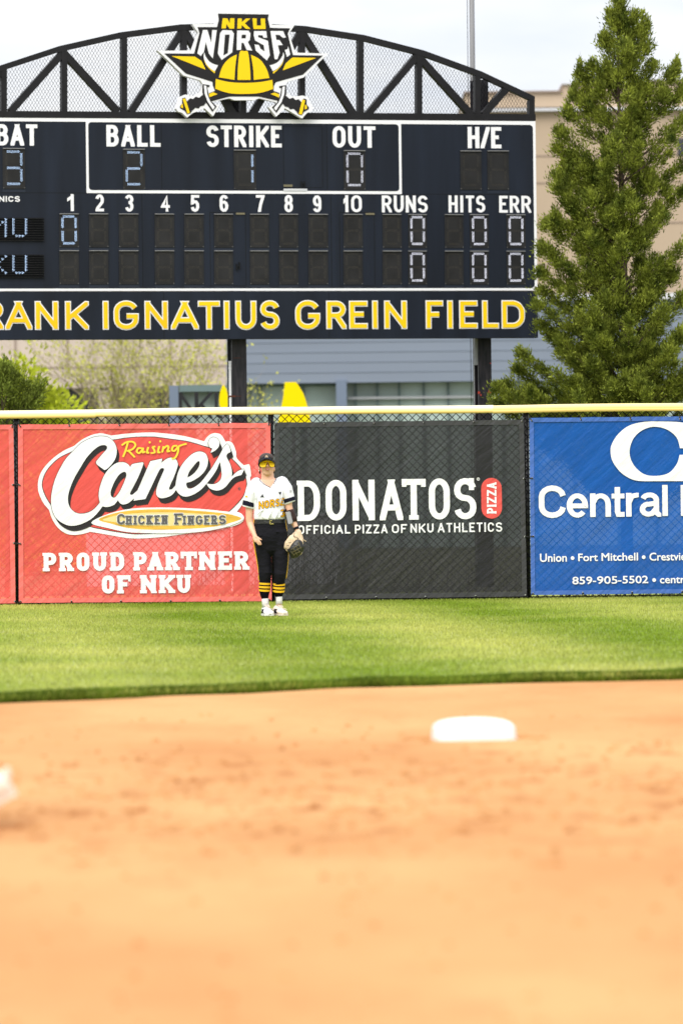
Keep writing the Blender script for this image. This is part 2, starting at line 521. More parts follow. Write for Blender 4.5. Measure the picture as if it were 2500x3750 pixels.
def grass_material(name, blades):
    """turf with mown stripes: the light off bands rolled either way is put into the colour"""
    mt = bpy.data.materials.new(name)
    mt.use_nodes = True
    t = mt.node_tree
    bs = t.nodes['Principled BSDF']
    bs.inputs['Roughness'].default_value = 0.6
    bs.inputs['Specular IOR Level'].default_value = 0.15
    geo = t.nodes.new('ShaderNodeNewGeometry')
    def noise(sc, st, rot=0, det=4):
        mp_ = t.nodes.new('ShaderNodeMapping')
        mp_.inputs['Scale'].default_value = st
        mp_.inputs['Rotation'].default_value = (0, 0, rot)
        t.links.new(geo.outputs['Position'], mp_.inputs[0])
        n = t.nodes.new('ShaderNodeTexNoise')
        n.inputs['Scale'].default_value = sc
        n.inputs['Detail'].default_value = det
        t.links.new(mp_.outputs[0], n.inputs['Vector'])
        return n.outputs['Fac']
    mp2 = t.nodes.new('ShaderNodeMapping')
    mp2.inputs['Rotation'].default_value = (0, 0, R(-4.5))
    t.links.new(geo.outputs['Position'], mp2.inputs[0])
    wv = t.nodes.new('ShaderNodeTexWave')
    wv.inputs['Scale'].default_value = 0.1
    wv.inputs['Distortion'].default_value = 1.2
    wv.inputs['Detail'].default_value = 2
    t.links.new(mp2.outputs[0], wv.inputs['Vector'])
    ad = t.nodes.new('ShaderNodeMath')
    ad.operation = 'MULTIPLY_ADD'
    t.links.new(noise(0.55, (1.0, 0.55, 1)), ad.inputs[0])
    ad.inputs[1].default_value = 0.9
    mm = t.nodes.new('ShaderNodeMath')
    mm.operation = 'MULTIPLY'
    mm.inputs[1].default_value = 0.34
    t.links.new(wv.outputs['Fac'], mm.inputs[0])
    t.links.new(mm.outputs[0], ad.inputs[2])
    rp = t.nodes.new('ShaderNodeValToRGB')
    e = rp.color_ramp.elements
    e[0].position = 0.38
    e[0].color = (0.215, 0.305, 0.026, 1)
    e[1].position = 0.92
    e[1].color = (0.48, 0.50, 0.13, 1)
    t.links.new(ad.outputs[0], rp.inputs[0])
    hsv = t.nodes.new('ShaderNodeHueSaturation')
    t.links.new(rp.outputs[0], hsv.inputs['Color'])
    if blades:
        mr = t.nodes.new('ShaderNodeMapRange')
        mr.inputs['To Min'].default_value = 0.62
        mr.inputs['To Max'].default_value = 1.36
        t.links.new(geo.outputs['Random Per Island'], mr.inputs[0])
        t.links.new(mr.outputs[0], hsv.inputs['Value'])
    else:
        hsv.inputs['Value'].default_value = 0.7
    t.links.new(hsv.outputs[0], bs.inputs['Base Color'])
    if blades:
        tl = t.nodes.new('ShaderNodeBsdfTranslucent')
        t.links.new(hsv.outputs[0], tl.inputs[0])
        ms = t.nodes.new('ShaderNodeMixShader')
        ms.inputs[0].default_value = 0.35
        t.links.new(bs.outputs[0], ms.inputs[1])
        t.links.new(tl.outputs[0], ms.inputs[2])
        t.links.new(ms.outputs[0], t.nodes['Material Output'].inputs['Surface'])
    return mt

M['dirt'] = dirt_material()
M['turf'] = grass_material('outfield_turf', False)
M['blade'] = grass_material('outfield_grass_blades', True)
M['fringe'] = mat('shaded_edge_grass', (0.13, 0.20, 0.018), 0.6, 0.15, var=0.35, vscale=2.0, island=0.4, trans=0.25)  # the shade on the turf's front edge is put into this darker green
M['rough'] = mat('rough_ground', (0.10, 0.105, 0.045), 0.95, var=0.35, vscale=0.8)

# ------------------------------------------------------------------ places of the big planes
FENCE = Plane(ground_at(0, 2212, 0.055), ground_at(2500, 2181, 0.055))
BOARD = Plane(at(0, 1000, 75.0), at(1965, 1000, 77.0))
GZ = 0.03                                   # the turf stands this much above the clay

# ------------------------------------------------------------------ ground
edge_px = [(-900, 2614), (-400, 2594), (0, 2577), (400, 2562), (797, 2543), (1200, 2526), (1594, 2511), (2050, 2498), (2500, 2487), (3000, 2478), (3600, 2472)]
edge = [ground_at(x, y) for x, y in edge_px]
edge = [Vector((p.x, p.y)) for p in edge]
_es = spline([(p.x, p.y) for p in edge], closed=False, n=8)
def edge_y(x):
    for i in range(len(_es) - 1):
        (x0, y0), (x1, y1) = _es[i], _es[i + 1]
        if x0 <= x <= x1:
            return y0 + (y1 - y0) * (x - x0) / (x1 - x0)
    return _es[0][1] if x < _es[0][0] else _es[-1][1]

def sheet(name, x0, x1, y0, y1, z, material, nx=1, ny=1):
    mb = MB()
    mb.grid([[(x0 + (x1 - x0) * i / nx, y0 + (y1 - y0) * j / ny, z) for i in range(nx + 1)] for j in range(ny + 1)])
    return tag(mb.build(name, material), kind='structure')

sheet('ground', -900, 900, -200, 2500, -0.05, M['rough'])
# clay with gentle rake ridges
mb = MB()
xs = np.linspace(-14, 14, 113)
ys = np.concatenate([np.linspace(4, 34, 241), np.linspace(34.5, 40, 12)])
def dz(x, y):
    return 0.006 * math.sin(y * 5.1 + math.sin(x * 0.9)) * math.sin(x * 0.7 + y * 0.4) + 0.004 * math.sin(x * 3.1 + y * 9.3)
mb.grid([[(x, y, dz(x, y)) for x in xs] for y in ys])
tag(mb.build('infield_dirt', M['dirt'], smooth=True), kind='structure')
mb = MB()
top, low = [], []
for x, y in _es:
    top.append((x, y, GZ))
    low.append((x, y, -0.04))
far = [(x * 2.2, 71.5, GZ) for x, y in _es]
mb.grid([low, top])
mb.grid([top, far])
tag(mb.build('outfield_turf', M['turf']), kind='structure')

def make_grass():
    N = 440000
    d = 30 + 40.5 * rng.random(N) ** 0.9
    x = (rng.random(N) * 2 - 1) * (d * 0.0605 + 2.6)
    ey = np.array([edge_y(v) for v in np.linspace(-12, 12, 481)])
    ye = np.interp(x, np.linspace(-12, 12, 481), ey)
    yf = FENCE.O.y + (x - FENCE.O.x) * FENCE.U.y / FENCE.U.x
    keep = (d > ye + 0.01) & (d < yf + 0.5)
    x, y, ye, yf = x[keep], d[keep], ye[keep], yf[keep]
    # some fringe at the turf edge
    k = 9000
    xe = (rng.random(k) * 2 - 1) * 4.9
    yee = np.interp(xe, np.linspace(-12, 12, 481), ey)
    x = np.concatenate([x, xe]); y = np.concatenate([y, yee + rng.random(k) ** 2 * 0.35 - 0.02])
    fr = np.concatenate([np.zeros(len(yf)), np.ones(k)])
    # unkempt fringe along the foot of the fence
    k2 = 9000
    xf = (rng.random(k2) * 2 - 1) * 6.8
    yff = FENCE.O.y + (xf - FENCE.O.x) * FENCE.U.y / FENCE.U.x
    x = np.concatenate([x, xf]); y = np.concatenate([y, yff + (rng.random(k2) - 0.75) * 0.35]); fr = np.concatenate([fr, np.full(k2, 0.35)])
    n = len(x)
    clump = 0.5 + 0.5 * np.sin(x * 7.3 + np.sin(y * 3.1) * 2) * np.sin(x * 2.9 + 1.7)
    h = 0.012 + 0.017 * rng.random(n) + fr * (0.008 + 0.028 * clump * rng.random(n))
    w = 0.0042 + 0.004 * rng.random(n)
    a = rng.random(n) * np.pi
    lean = 0.6 * h
    tx = x + lean * rng.normal(0, 0.7, n)
    # mown bands lie alternately away from and towards the camera
    band = np.sign(np.sin((x + 0.078 * y) * 2.0))
    ty = y + lean * (0.3 * band + rng.normal(0, 0.7, n)) - fr * 0.012
    z0 = GZ - 0.012 - fr * 0.02 * (rng.random(n))
    v = np.empty((n, 3, 3))
    v[:, 0] = np.stack([x - w * np.cos(a), y - w * np.sin(a), z0], 1)
    v[:, 1] = np.stack([x + w * np.cos(a), y + w * np.sin(a), z0], 1)
    v[:, 2] = np.stack([tx, ty, z0 + 0.012 + h], 1)
    return raw_mesh('outfield_grass', v.reshape(-1, 3), 3, M['blade'])

def raw_mesh(name, v, k, material, parent=None):
    """many separate k-gons, fast"""
    o0 = ORIGIN.get(parent.name, Vector()) if parent is not None else Vector()
    v = np.asarray(v, dtype=np.float32) - np.array(o0, dtype=np.float32)
    n = len(v)
    me = bpy.data.meshes.new(name)
    me.vertices.add(n)
    me.vertices.foreach_set('co', v.ravel())
    me.loops.add(n)
    me.loops.foreach_set('vertex_index', np.arange(n, dtype=np.int32))
    me.polygons.add(n // k)
    me.polygons.foreach_set('loop_start', np.arange(0, n, k, dtype=np.int32))
    me.polygons.foreach_set('loop_total', np.full(n // k, k, dtype=np.int32))
    me.materials.append(material)
    me.update(calc_edges=True)
    return link(name, me, parent)

tag(make_grass(), kind='stuff')

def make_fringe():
    """the uncut, thicker grass over the clay at the turf edge, its shade painted in as darker green"""
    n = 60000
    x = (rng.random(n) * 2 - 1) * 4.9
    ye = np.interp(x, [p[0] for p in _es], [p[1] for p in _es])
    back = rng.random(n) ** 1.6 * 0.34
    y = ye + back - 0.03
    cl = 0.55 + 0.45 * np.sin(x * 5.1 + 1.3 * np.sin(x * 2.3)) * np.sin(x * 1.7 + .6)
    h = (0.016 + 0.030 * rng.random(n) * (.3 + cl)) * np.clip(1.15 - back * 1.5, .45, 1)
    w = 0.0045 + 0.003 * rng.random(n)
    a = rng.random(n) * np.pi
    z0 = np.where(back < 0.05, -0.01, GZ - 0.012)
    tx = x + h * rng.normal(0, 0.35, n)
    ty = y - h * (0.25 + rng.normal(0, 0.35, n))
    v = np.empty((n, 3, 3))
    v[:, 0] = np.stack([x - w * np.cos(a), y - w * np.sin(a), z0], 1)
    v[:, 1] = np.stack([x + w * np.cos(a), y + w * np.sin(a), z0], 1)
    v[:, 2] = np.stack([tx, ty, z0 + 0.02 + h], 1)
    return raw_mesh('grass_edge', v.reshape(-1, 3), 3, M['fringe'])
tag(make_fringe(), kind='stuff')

# ------------------------------------------------------------------ lettering: a stroke alphabet
def arc(cx, cy, rx, ry, a0, a1, n=8):
    return [(cx + rx * math.cos(R(a0 + (a1 - a0) * i / n)), cy + ry * math.sin(R(a0 + (a1 - a0) * i / n))) for i in range(n + 1)]

def loop_o(x0=0, y0=0, x1=1, y1=1, rx=.5, ry=.3):
    p = arc(x1 - rx, y1 - ry, rx, ry, 0, 90) + arc(x0 + rx, y1 - ry, rx, ry, 90, 180) + arc(x0 + rx, y0 + ry, rx, ry, 180, 270) + arc(x1 - rx, y0 + ry, rx, ry, 270, 360)
    return p

G = {
    'A': [([(0, 0), (.5, 1)], 3), ([(1, 0), (.5, 1)], 3), ([(.18, .28), (.82, .28)], 0)],
    'B': [([(0, 0), (0, 1)], 3), ([(0, 1)] + arc(.52, .77, .40, .23, 90, -90) + [(0, .54)], 0), ([(0, .54)] + arc(.55, .27, .45, .27, 90, -90) + [(0, 0)], 0)],
    'C': [(arc(.5, .68, .5, .32, 5, 180) + arc(.5, .32, .5, .32, 180, 355), 0)],
    'D': [([(0, 0), (0, 1)], 3), ([(0, 1)] + arc(.45, .6, .55, .4, 90, 0) + arc(.45, .4, .55, .4, 0, -90) + [(0, 0)], 0)],
    'E': [([(1, 1), (0, 1), (0, 0), (1, 0)], 3), ([(0, .52), (.92, .52)], 0)],
    'F': [([(1, 1), (0, 1), (0, 0)], 3), ([(0, .5), (.9, .5)], 0)],
    'G': [(arc(.5, .66, .5, .34, 25, 180) + arc(.5, .34, .5, .34, 180, 360) + [(1, .46), (.52, .46)], 0)],
    'H': [([(0, 0), (0, 1)], 3), ([(1, 0), (1, 1)], 3), ([(0, .52), (1, .52)], 0)],
    'I': [([(.5, 0), (.5, 1)], 3)],
    'J': [([(1, 1)] + arc(.5, .3, .5, .3, 0, -180), 1)],
    'K': [([(0, 0), (0, 1)], 3), ([(0, .36), (1, 1)], 2), ([(.32, .56), (1, 0)], 2)],
    'L': [([(0, 1), (0, 0), (1, 0)], 3)],
    'M': [([(0, 0), (0, 1)], 3), ([(1, 0), (1, 1)], 3), ([(0, 1), (.5, .1)], 1), ([(1, 1), (.5, .1)], 1)],
    'N': [([(0, 0), (0, 1)], 3), ([(1, 0), (1, 1)], 3), ([(0, 1), (1, 0)], 3)],
    'O': [(loop_o(), 4)],
    'P': [([(0, 0), (0, 1)], 3), ([(0, 1)] + arc(.55, .72, .45, .28, 90, -90) + [(0, .44)], 0)],
    'R': [([(0, 0), (0, 1)], 3), ([(0, 1)] + arc(.52, .74, .45, .26, 90, -90) + [(0, .48)], 0), ([(.5, .48), (1, 0)], 2)],
    'S': [(arc(.5, .77, .5, .23, 10, 180) + arc(.5, .72, .5, .2, 180, 250, 4) + arc(.5, .28, .5, .24, 70, 0, 4) + arc(.5, .23, .5, .23, 0, -170), 0)],
    'T': [([(0, 1), (1, 1)], 3), ([(.5, 1), (.5, 0)], 2)],
    'U': [([(0, 1)] + arc(.5, .33, .5, .33, 180, 360) + [(1, 1)], 3)],
    'V': [([(0, 1), (.5, 0)], 3), ([(1, 1), (.5, 0)], 3)],
    'X': [([(0, 0), (1, 1)], 3), ([(1, 0), (0, 1)], 3)],
    'Z': [([(0, 1), (1, 1), (0, 0), (1, 0)], 3)],
    '/': [([(0, 0), (1, 1)], 3)],
    '0': [(loop_o(), 4)],
    '1': [([(1, 0), (1, 1)], 3), ([(1, .92), (0, .76)], 2)],
    '2': [(arc(.5, .74, .5, .26, 170, 0) + [(.95, .55), (.1, .12), (0, 0), (1, 0)], 2)],
    '3': [(arc(.5, .77, .5, .23, 165, -60) + [(.4, .54)], 0), ([(.4, .54)] + arc(.5, .27, .5, .27, 70, -165), 0)],
    '4': [([(.78, 0), (.78, 1), (0, .27), (1, .27)], 3)],
    '5': [([(.9, 1), (.1, 1), (.04, .52)] + arc(.5, .32, .5, .32, 140, -165), 1)],
    '6': [(arc(.5, .75, .5, .25, 20, 180) + [(0, .4)] + arc(.5, .3, .5, .3, 180, 480), 0)],
    '7': [([(0, 1), (1, 1), (.55, .45), (.35, 0)], 3)],
    '8': [(loop_o(.06, .53, .94, 1, .44, .2), 4), (loop_o(0, 0, 1, .53, .5, .22), 4)],
    '9': [(arc(.5, .25, .5, .25, 200, 360) + [(1, .6)] + arc(.5, .7, .5, .3, 0, 300), 0)],
}
WIDTH = {'I': 0, 'L': .85, 'F': .85, 'E': .88, 'T': .92, '1': .45, '/': .8, 'A': 1.1, 'M': 1.25, 'K': 1.05, 'N': 1.02}

def clip(poly, x0, y0, x1, y1):
    for ax, lim, sgn in ((0, x0, 1), (0, x1, -1), (1, y0, 1), (1, y1, -1)):
        out = []
        for i in range(len(poly)):
            a, b = poly[i - 1], poly[i]
            ia, ib = sgn * (a[ax] - lim) >= -1e-9, sgn * (b[ax] - lim) >= -1e-9
            if ia != ib:
                k = (lim - a[ax]) / (b[ax] - a[ax])
                out.append((a[0] + (b[0] - a[0]) * k, a[1] + (b[1] - a[1]) * k))
            if ib:
                out.append(b)
        poly = out
        if len(poly) < 3:
            return None
    return poly

def stroke_quads(pts, hx, hy, closed=False, ext=0):
    """pen of half-width hx, hy along a polyline -> convex quads"""
    q = [(x / hx, y / hy) for x, y in pts]
    q = [p for i, p in enumerate(q) if i == 0 or math.dist(p, q[i - 1]) > 1e-4]
    if closed and math.dist(q[0], q[-1]) < 1e-4:
        q.pop()
    if not closed:
        if ext & 1:
            d = math.dist(q[0], q[1]); k = 3.0 / d
            q[0] = (q[0][0] + (q[0][0] - q[1][0]) * k, q[0][1] + (q[0][1] - q[1][1]) * k)
        if ext & 2:
            d = math.dist(q[-1], q[-2]); k = 3.0 / d
            q[-1] = (q[-1][0] + (q[-1][0] - q[-2][0]) * k, q[-1][1] + (q[-1][1] - q[-2][1]) * k)
    n = len(q)
    L, Rr = [], []
    for i in range(n):
        a = q[i - 1] if (i > 0 or closed) else None
        b = q[(i + 1) % n] if (i < n - 1 or closed) else None
        def nrm(p, r):
            d = math.dist(p, r)
            return (-(r[1] - p[1]) / d, (r[0] - p[0]) / d)
        if a is None:
            nn = nrm(q[i], b)
        elif b is None:
            nn = nrm(a, q[i])
        else:
            n1, n2 = nrm(a, q[i]), nrm(q[i], b)
            s = (n1[0] + n2[0], n1[1] + n2[1])
            l2 = s[0] ** 2 + s[1] ** 2
            k = min(2 / max(l2, 1e-6), 2.2)
            nn = (s[0] * k, s[1] * k)
        L.append(((q[i][0] + nn[0]) * hx, (q[i][1] + nn[1]) * hy))
        Rr.append(((q[i][0] - nn[0]) * hx, (q[i][1] - nn[1]) * hy))
    out = []
    for i in range(n if closed else n - 1):
        j = (i + 1) % n
        out.append([L[i], Rr[i], Rr[j], L[j]])
    return out

def glyph(ch, box, hx, hy, shrink=0.0, serif=None):
    """quads of one letter in box (u0,z0,u1,z1); shrink>0 draws a thinner letter on the same centre line"""
    u0, z0, u1, z1 = box
    sl = sr = 0.0
    ser = SERIF.get(ch, ()) if serif else ()
    if ser:
        sl = serif * hx if any(x == 0 for x, y, *_ in ser) else 0
        sr = serif * hx if any(x == 1 for x, y, *_ in ser) else 0
    X0, X1, Z0, Z1 = u0 + hx + sl, u1 - hx - sr, z0 + hy, z1 - hy
    if X1 < X0:
        X0 = X1 = (u0 + u1) / 2
    bx = (u0 + sl + shrink, z0 + shrink, u1 - sr - shrink, z1 - shrink)
    if sl or sr:
        bx = (u0 + shrink, z0 + shrink, u1 - shrink, z1 - shrink)
    h1, h2 = hx - shrink, hy - shrink
    quads = []
    for pts, ex in G[ch]:
        pp = [(X0 + (X1 - X0) * x, Z0 + (Z1 - Z0) * y) for x, y in pts]
        for qd in stroke_quads(pp, h1, h2, ex == 4, ex if ex != 4 else 0):
            c = clip(qd, *bx)
            if c:
                quads.append(c)
    for x, y, *_ in ser:
        cx = X0 + (X1 - X0) * x
        cz = z0 if y == 0 else z1
        e = hx * (1 + serif)
        t = hy * 1.5
        zz = (cz, cz + t) if y == 0 else (cz - t, cz)
        c = clip([(cx - e, zz[0]), (cx + e, zz[0]), (cx + e, zz[1]), (cx - e, zz[1])], *bx)
        if c:
            quads.append(c)
    return quads

SERIF = {'P': [(0, 0), (0, 1)], 'R': [(0, 0), (0, 1), (1, 0)], 'D': [(0, 0), (0, 1)], 'U': [(0, 1), (1, 1)], 'A': [(0, 0), (1, 0)],
         'T': [(.5, 0)], 'N': [(0, 0), (0, 1), (1, 1)], 'E': [(0, 0), (0, 1)], 'F': [(0, 0), (0, 1)], 'K': [(0, 0), (0, 1), (1, 0), (1, 1)],
         'H': [(0, 0), (0, 1), (1, 0), (1, 1)], 'I': [(.5, 0), (.5, 1)], 'C': [], 'O': [], 'G': [], 'S': [], 'Z': []}

def put(mb, pl, quads, off, mi=0, step=0.00002):
    for qd in quads:
        i = len(mb.f)                           # every stroke lies a hair above the one before
        a = sum(qd[k - 1][0] * qd[k][1] - qd[k][0] * qd[k - 1][1] for k in range(len(qd)))
        qd = qd if a > 0 else qd[::-1]
        mb.face([pl.P(p, off + step * i) for p in qd], mi)

def word_boxes(text, box, wide, gap, iw=None):
    """share a box out among letters; wide = letter width / height ratio is implied by the box"""
    u0, z0, u1, z1 = box
    iw = iw if iw is not None else wide * 0.36
    ws = [iw if c == 'I' else (wide * 0.45 if c == ' ' else wide * (WIDTH.get(c, 1.0) or 1.0)) for c in text]
    tot = sum(ws) + gap * (len(text) - 1)
    k = (u1 - u0) / tot
    out, x = [], u0
    for c, w in zip(text, ws):
        out.append((c, (x, z0, x + w * k, z1)))
        x += (w + gap) * k
    return out

def lettering(mb, pl, text, px, off, hx, hy, mi=0, gap=.12, serif=None, shrink=0.0, iw=None):
    """px = pixel box of the word, hx/hy = half pen in metres"""
    for c, b in word_boxes(text, pl.box(*px), 1.0, gap, iw):
        if c != ' ':
            put(mb, pl, glyph(c, b, hx, hy, shrink, serif), off, mi)

_fontcache = {}
def font_mesh(text):
    if text not in _fontcache:
        cu = bpy.data.curves.new('lettering_curve', 'FONT')
        cu.body = text
        cu.resolution_u = 3
        o = bpy.data.objects.new('lettering_curve', cu)
        COL.objects.link(o)
        dg = bpy.context.evaluated_depsgraph_get()
        me = bpy.data.meshes.new_from_object(o.evaluated_get(dg))
        v = np.array([x.co[:2] for x in me.vertices])
        f = [tuple(p.vertices) for p in me.polygons]
        bpy.data.objects.remove(o)
        bpy.data.curves.remove(cu)
        bpy.data.meshes.remove(me)
        lo, hi = v.min(0), v.max(0)
        _fontcache[text] = ((v - lo) / (hi - lo), f)
    return _fontcache[text]

def sans(mb, pl, text, px, off, mi=0, bold=0.0):
    """the built-in face, fitted to a pixel box; bold spreads it by that many metres"""
    u0, z0, u1, z1 = pl.box(*px)
    v, f = font_mesh(text)
    u0, z0, u1, z1 = u0 + bold, z0 + bold, u1 - bold, z1 - bold
    shifts = [(0, 0)] + ([(bold * math.cos(k * math.pi / 4), bold * math.sin(k * math.pi / 4)) for k in range(8)] if bold else [])
    for i, (dx, dy) in enumerate(shifts):
        b = len(mb.v)
        mb.v += [tuple(pl.P((u0 + x * (u1 - u0) + dx, z0 + y * (z1 - z0) + dy), off + i * 0.0003)) for x, y in v]
        mb.f += [tuple(b + j for j in q) for q in f]
        mb.m += [mi] * len(f)

# ------------------------------------------------------------------ scoreboard
def build_scoreboard():
    B = BOARD
    Y = B.O.y
    T = thing('scoreboard', B.P((3.6, 0)), 'dark navy stadium scoreboard on two posts under an arched black truss with a helmet emblem', 'scoreboard')
    mpp = 75.6 / F_PX
    # main cabinet, name panel
    u_r = B.uv(1962, 700)[0]
    z_t, z_m, z_b = B.uv(980, 441)[1], B.uv(980, 1064)[1], B.uv(980, 1241)[1]
    u_l = B.uv(-900, 700)[0]
    def slab(name, u0, u1, z0, z1, off, th, m_):
        mb = MB()
        c = B.P(((u0 + u1) / 2, (z0 + z1) / 2), off - th / 2)
        mb.box(c, B.U * ((u1 - u0) / 2), B.N * (th / 2), Vector((0, 0, (z1 - z0) / 2)))
        return mb.build(name, m_, T)
    slab('cabinet', u_l, u_r, z_m, z_t, 0, 0.28, M['navy'])
    slab('name_panel', u_l, B.uv(1966, 1150)[0], z_b, z_m - 0.012, 0.02, 0.2, M['navy'])
    # panel seams
    mb = MB()
    for x, y0, y1 in ((592, 436, 700), (1197, 440, 704), (522, 704, 1058), (1213, 706, 1058)):
        u0, z0, u1, z1 = B.box(x - 1.2, y0, x + 1.2, y1)
        mb.poly(B, [[(u0, z0), (u1, z0), (u1, z1), (u0, z1)]], 0.0012)
    for x, y0, y1 in ((599, 1066, 1242), (1203, 1064, 1240)):
        u0, z0, u1, z1 = B.box(x - 1.2, y0, x + 1.2, y1)
        mb.poly(B, [[(u0, z0 + .012), (u1, z0 + .012), (u1, z1 - .02), (u0, z1 - .02)]], 0.0212)
    # access hatches, drawn as their gaps
    for x0, y0, x1, y1 in ((769, 777, 899, 1046), (1243, 777, 1370, 1046), (1037, 461, 1179, 686)):
        for a in ((x0, y0, x1, y0 + 2), (x0, y1, x1, y1 + 2), (x0, y0, x0 + 2, y1), (x1, y0, x1 + 2, y1)):
            u0, z0, u1, z1 = B.box(*a)
            mb.poly(B, [[(u0, z0), (u1, z0), (u1, z1), (u0, z1)]], 0.0015 + 0.0002 * (a[0] % 3))
    u0, z0, u1, z1 = B.box(-900, 706.5, 1950, 708.5)
    mb.poly(B, [[(u0, z0), (u1, z0), (u1, z1), (u0, z1)]], 0.0011)
    mb.build('panel_seam', M['seam'], T)
    # hatch latches and pale tape
    mb = MB()
    for x0, y0, x1, y1, k in ((1038, 676, 1070, 684, 1), (1038, 691, 1124, 699, 0), (864, 779, 896, 786, 1), (1338, 780, 1370, 787, 1)):
        u0, z0, u1, z1 = B.box(x0, y0, x1, y1)
        mb.box(B.P(((u0 + u1) / 2, (z0 + z1) / 2), 0.006), B.U * ((u1 - u0) / 2), B.N * 0.005, Vector((0, 0, (z1 - z0) / 2)), k)
    mb.build('hatch_latch', [M['flash'], M['tag_metal']], T)
    mb = MB()
    for x0, y0, x1, y1 in ((1101, 664, 1105, 688), (1112, 664, 1116, 688), (1103, 672, 1114, 676), (864, 966, 868, 990), (874, 960, 878, 986), (868, 974, 875, 977)):
        u0, z0, u1, z1 = B.box(x0, y0, x1, y1)
        mb.box(B.P(((u0 + u1) / 2, (z0 + z1) / 2), 0.012), B.U * ((u1 - u0) / 2), B.N * 0.01, Vector((0, 0, (z1 - z0) / 2)))
    mb.build('hatch_handle', M['seam'], T)
    # white outlines
    mb = MB()
    def rrect(x0, y0, x1, y1, r):
        u0, z0, u1, z1 = B.box(x0, y0, x1, y1)
        return arc(u1 - r, z1 - r, r, r, 0, 90, 5) + arc(u0 + r, z1 - r, r, r, 90, 180, 5) + arc(u0 + r, z0 + r, r, r, 180, 270, 5) + arc(u1 - r, z0 + r, r, r, 270, 360, 5)
    z_lo = B.uv(980, 1065)[1]
    z_hi = B.uv(980, 437)[1]
    mb.poly(B, [[(u_l, z_lo), (u_r, z_lo), (u_r, z_hi), (u_l, z_hi)], rrect(-880, 447.5, 1953, 1056.5, 0.05)], 0.002)
    mb.poly(B, [rrect(316, 441, 1469, 709, 0.004), rrect(325, 451, 1460, 698.5, 0.045)], 0.003)
    mb.build('white_outline', M['white_vinyl'], T)
    # captions
    h = 0.0195
    caps = [('BAT', (-14, 455, 138, 533), .16), ('AT', (-150, 454, -48, 532), .16), ('BALL', (390, 458, 588, 537), .20), ('STRIKE', (756, 460, 1031, 539), .17),
            ('OUT', (1217, 462, 1374, 541), .20), ('H/E', (1711, 465, 1834, 543), .10)]
    for t_, b_, g_ in caps:
        mb = MB()
        lettering(mb, B, t_, b_, 0.004, 8.0 * mpp, 6.9 * mpp, gap=g_, iw=.46)
        mb.build('caption', M['white_vinyl'], T)
    nums = [('1', (247, 711, 271, 773)), ('2', (350, 712, 381, 774)), ('3', (458, 713, 489, 775)), ('4', (589, 713, 622, 775)), ('5', (698, 714, 730, 776)),
            ('6', (804, 714, 836, 776)), ('7', (937, 714, 969, 776)), ('8', (1041, 714, 1072, 777)), ('9', (1145, 715, 1176, 777)), ('10', (1257, 715, 1324, 777)),
            ('RUNS', (1397, 716, 1565, 778)), ('HITS', (1641, 716, 1775, 778)), ('ERR', (1826, 717, 1943, 779))]
    for t_, b_ in nums:
        mb = MB()
        lettering(mb, B, t_, b_, 0.004, 5.8 * mpp, 5.0 * mpp, gap=.2 if len(t_) > 2 else .26, iw=.48)
        mb.build('caption', M['white_vinyl'], T)
    mb = MB()
    lettering(mb, B, 'TRONICS', (-72, 718, 74, 739), 0.004, 2.4 * mpp, 2.2 * mpp, gap=.22, iw=.3)
    mb.build('caption', M['white_vinyl'], T)
    # digit panels
    W, Hh = 0.262, 0.445
    def panel(bx, lit=None, colour='dot_blue'):
        u0, z0, u1, z1 = B.box(*bx)
        w, hgt = u1 - u0, z1 - z0
        mb = MB()
        c = B.P(((u0 + u1) / 2, (z0 + z1) / 2), 0.005)
        mb.box(c, B.U * (w / 2), B.N * 0.0045, Vector((0, 0, hgt / 2)), 0)
        mb.box(B.P(((u0 + u1) / 2, z1 + 0.004), 0.014), B.U * (w / 2 * .98), B.N * 0.016, Vector((0, 0, 0.005)), 1)
        for du in (-.47, .47):                       # small screws at the foot
            mb.box(B.P(((u0 + u1) / 2 + du * w, z0 + 0.012), 0.011), B.U * 0.004, B.N * 0.002, Vector((0, 0, 0.004)), 1)
        v_ = [(u0 - .004, z0 - .046), (u1 + .004, z0 - .046), (u1 + .004, z0 - .002), (u0 - .004, z0 - .002)]
        mb.face([B.P(p_, 0.0016) for p_ in v_], 3)
        segs = {'a': ((.16, .93), (.84, .93)), 'g': ((.16, .52), (.84, .52)), 'd': ((.16, .12), (.84, .12)),
                'f': ((.11, .88), (.11, .57)), 'b': ((.89, .88), (.89, .57)), 'e': ((.11, .48), (.11, .17)), 'c': ((.89, .48), (.89, .17))}
        on = {'0': 'abcdef', '1': 'bc', '2': 'abged', '3': 'abgcd', None: ''}[lit]
        lb = MB()
        for k, ((x0, y0), (x1, y1)) in segs.items():
            tgt, mi = (lb, 0) if k in on else (mb, 2)
            n = 9 if k in 'agd' else 8
            horiz = k in 'agd'
            for row in range(3):
                for i in range(n):
                    t = (i + (0.5 if row % 2 else 0.0)) / n
                    if horiz and row != 1 and i == 0:
                        pass
                    x = x0 + (x1 - x0) * t
                    y = y0 + (y1 - y0) * t
                    ou = u0 + w * x * .86 + w * .07 + (0 if horiz else (row - 1) * 0.0105)
                    oz = z0 + hgt * y + ((row - 1) * 0.0105 if horiz else 0)
                    r = 0.0045 if tgt is lb else 0.0034
                    pts = [(ou + r * math.cos(a), oz + r * math.sin(a)) for a in (0, math.pi / 3, 2 * math.pi / 3, math.pi, 4 * math.pi / 3, 5 * math.pi / 3)]
                    tgt.face([B.P(p, 0.0105) for p in pts], mi)
        p = mb.build('digit_panel', [M['digit_face'], M['lip_metal'], M['dot_off'], M['patch']], T)
        if lit:
            lb.build('lit_digit', M[colour], p)
    panel((11, 545, 92, 691), '3')
    panel((-86, 544, -5, 690))
    panel((451, 548, 531, 692), '2')
    panel((856, 551, 937, 694), '1')
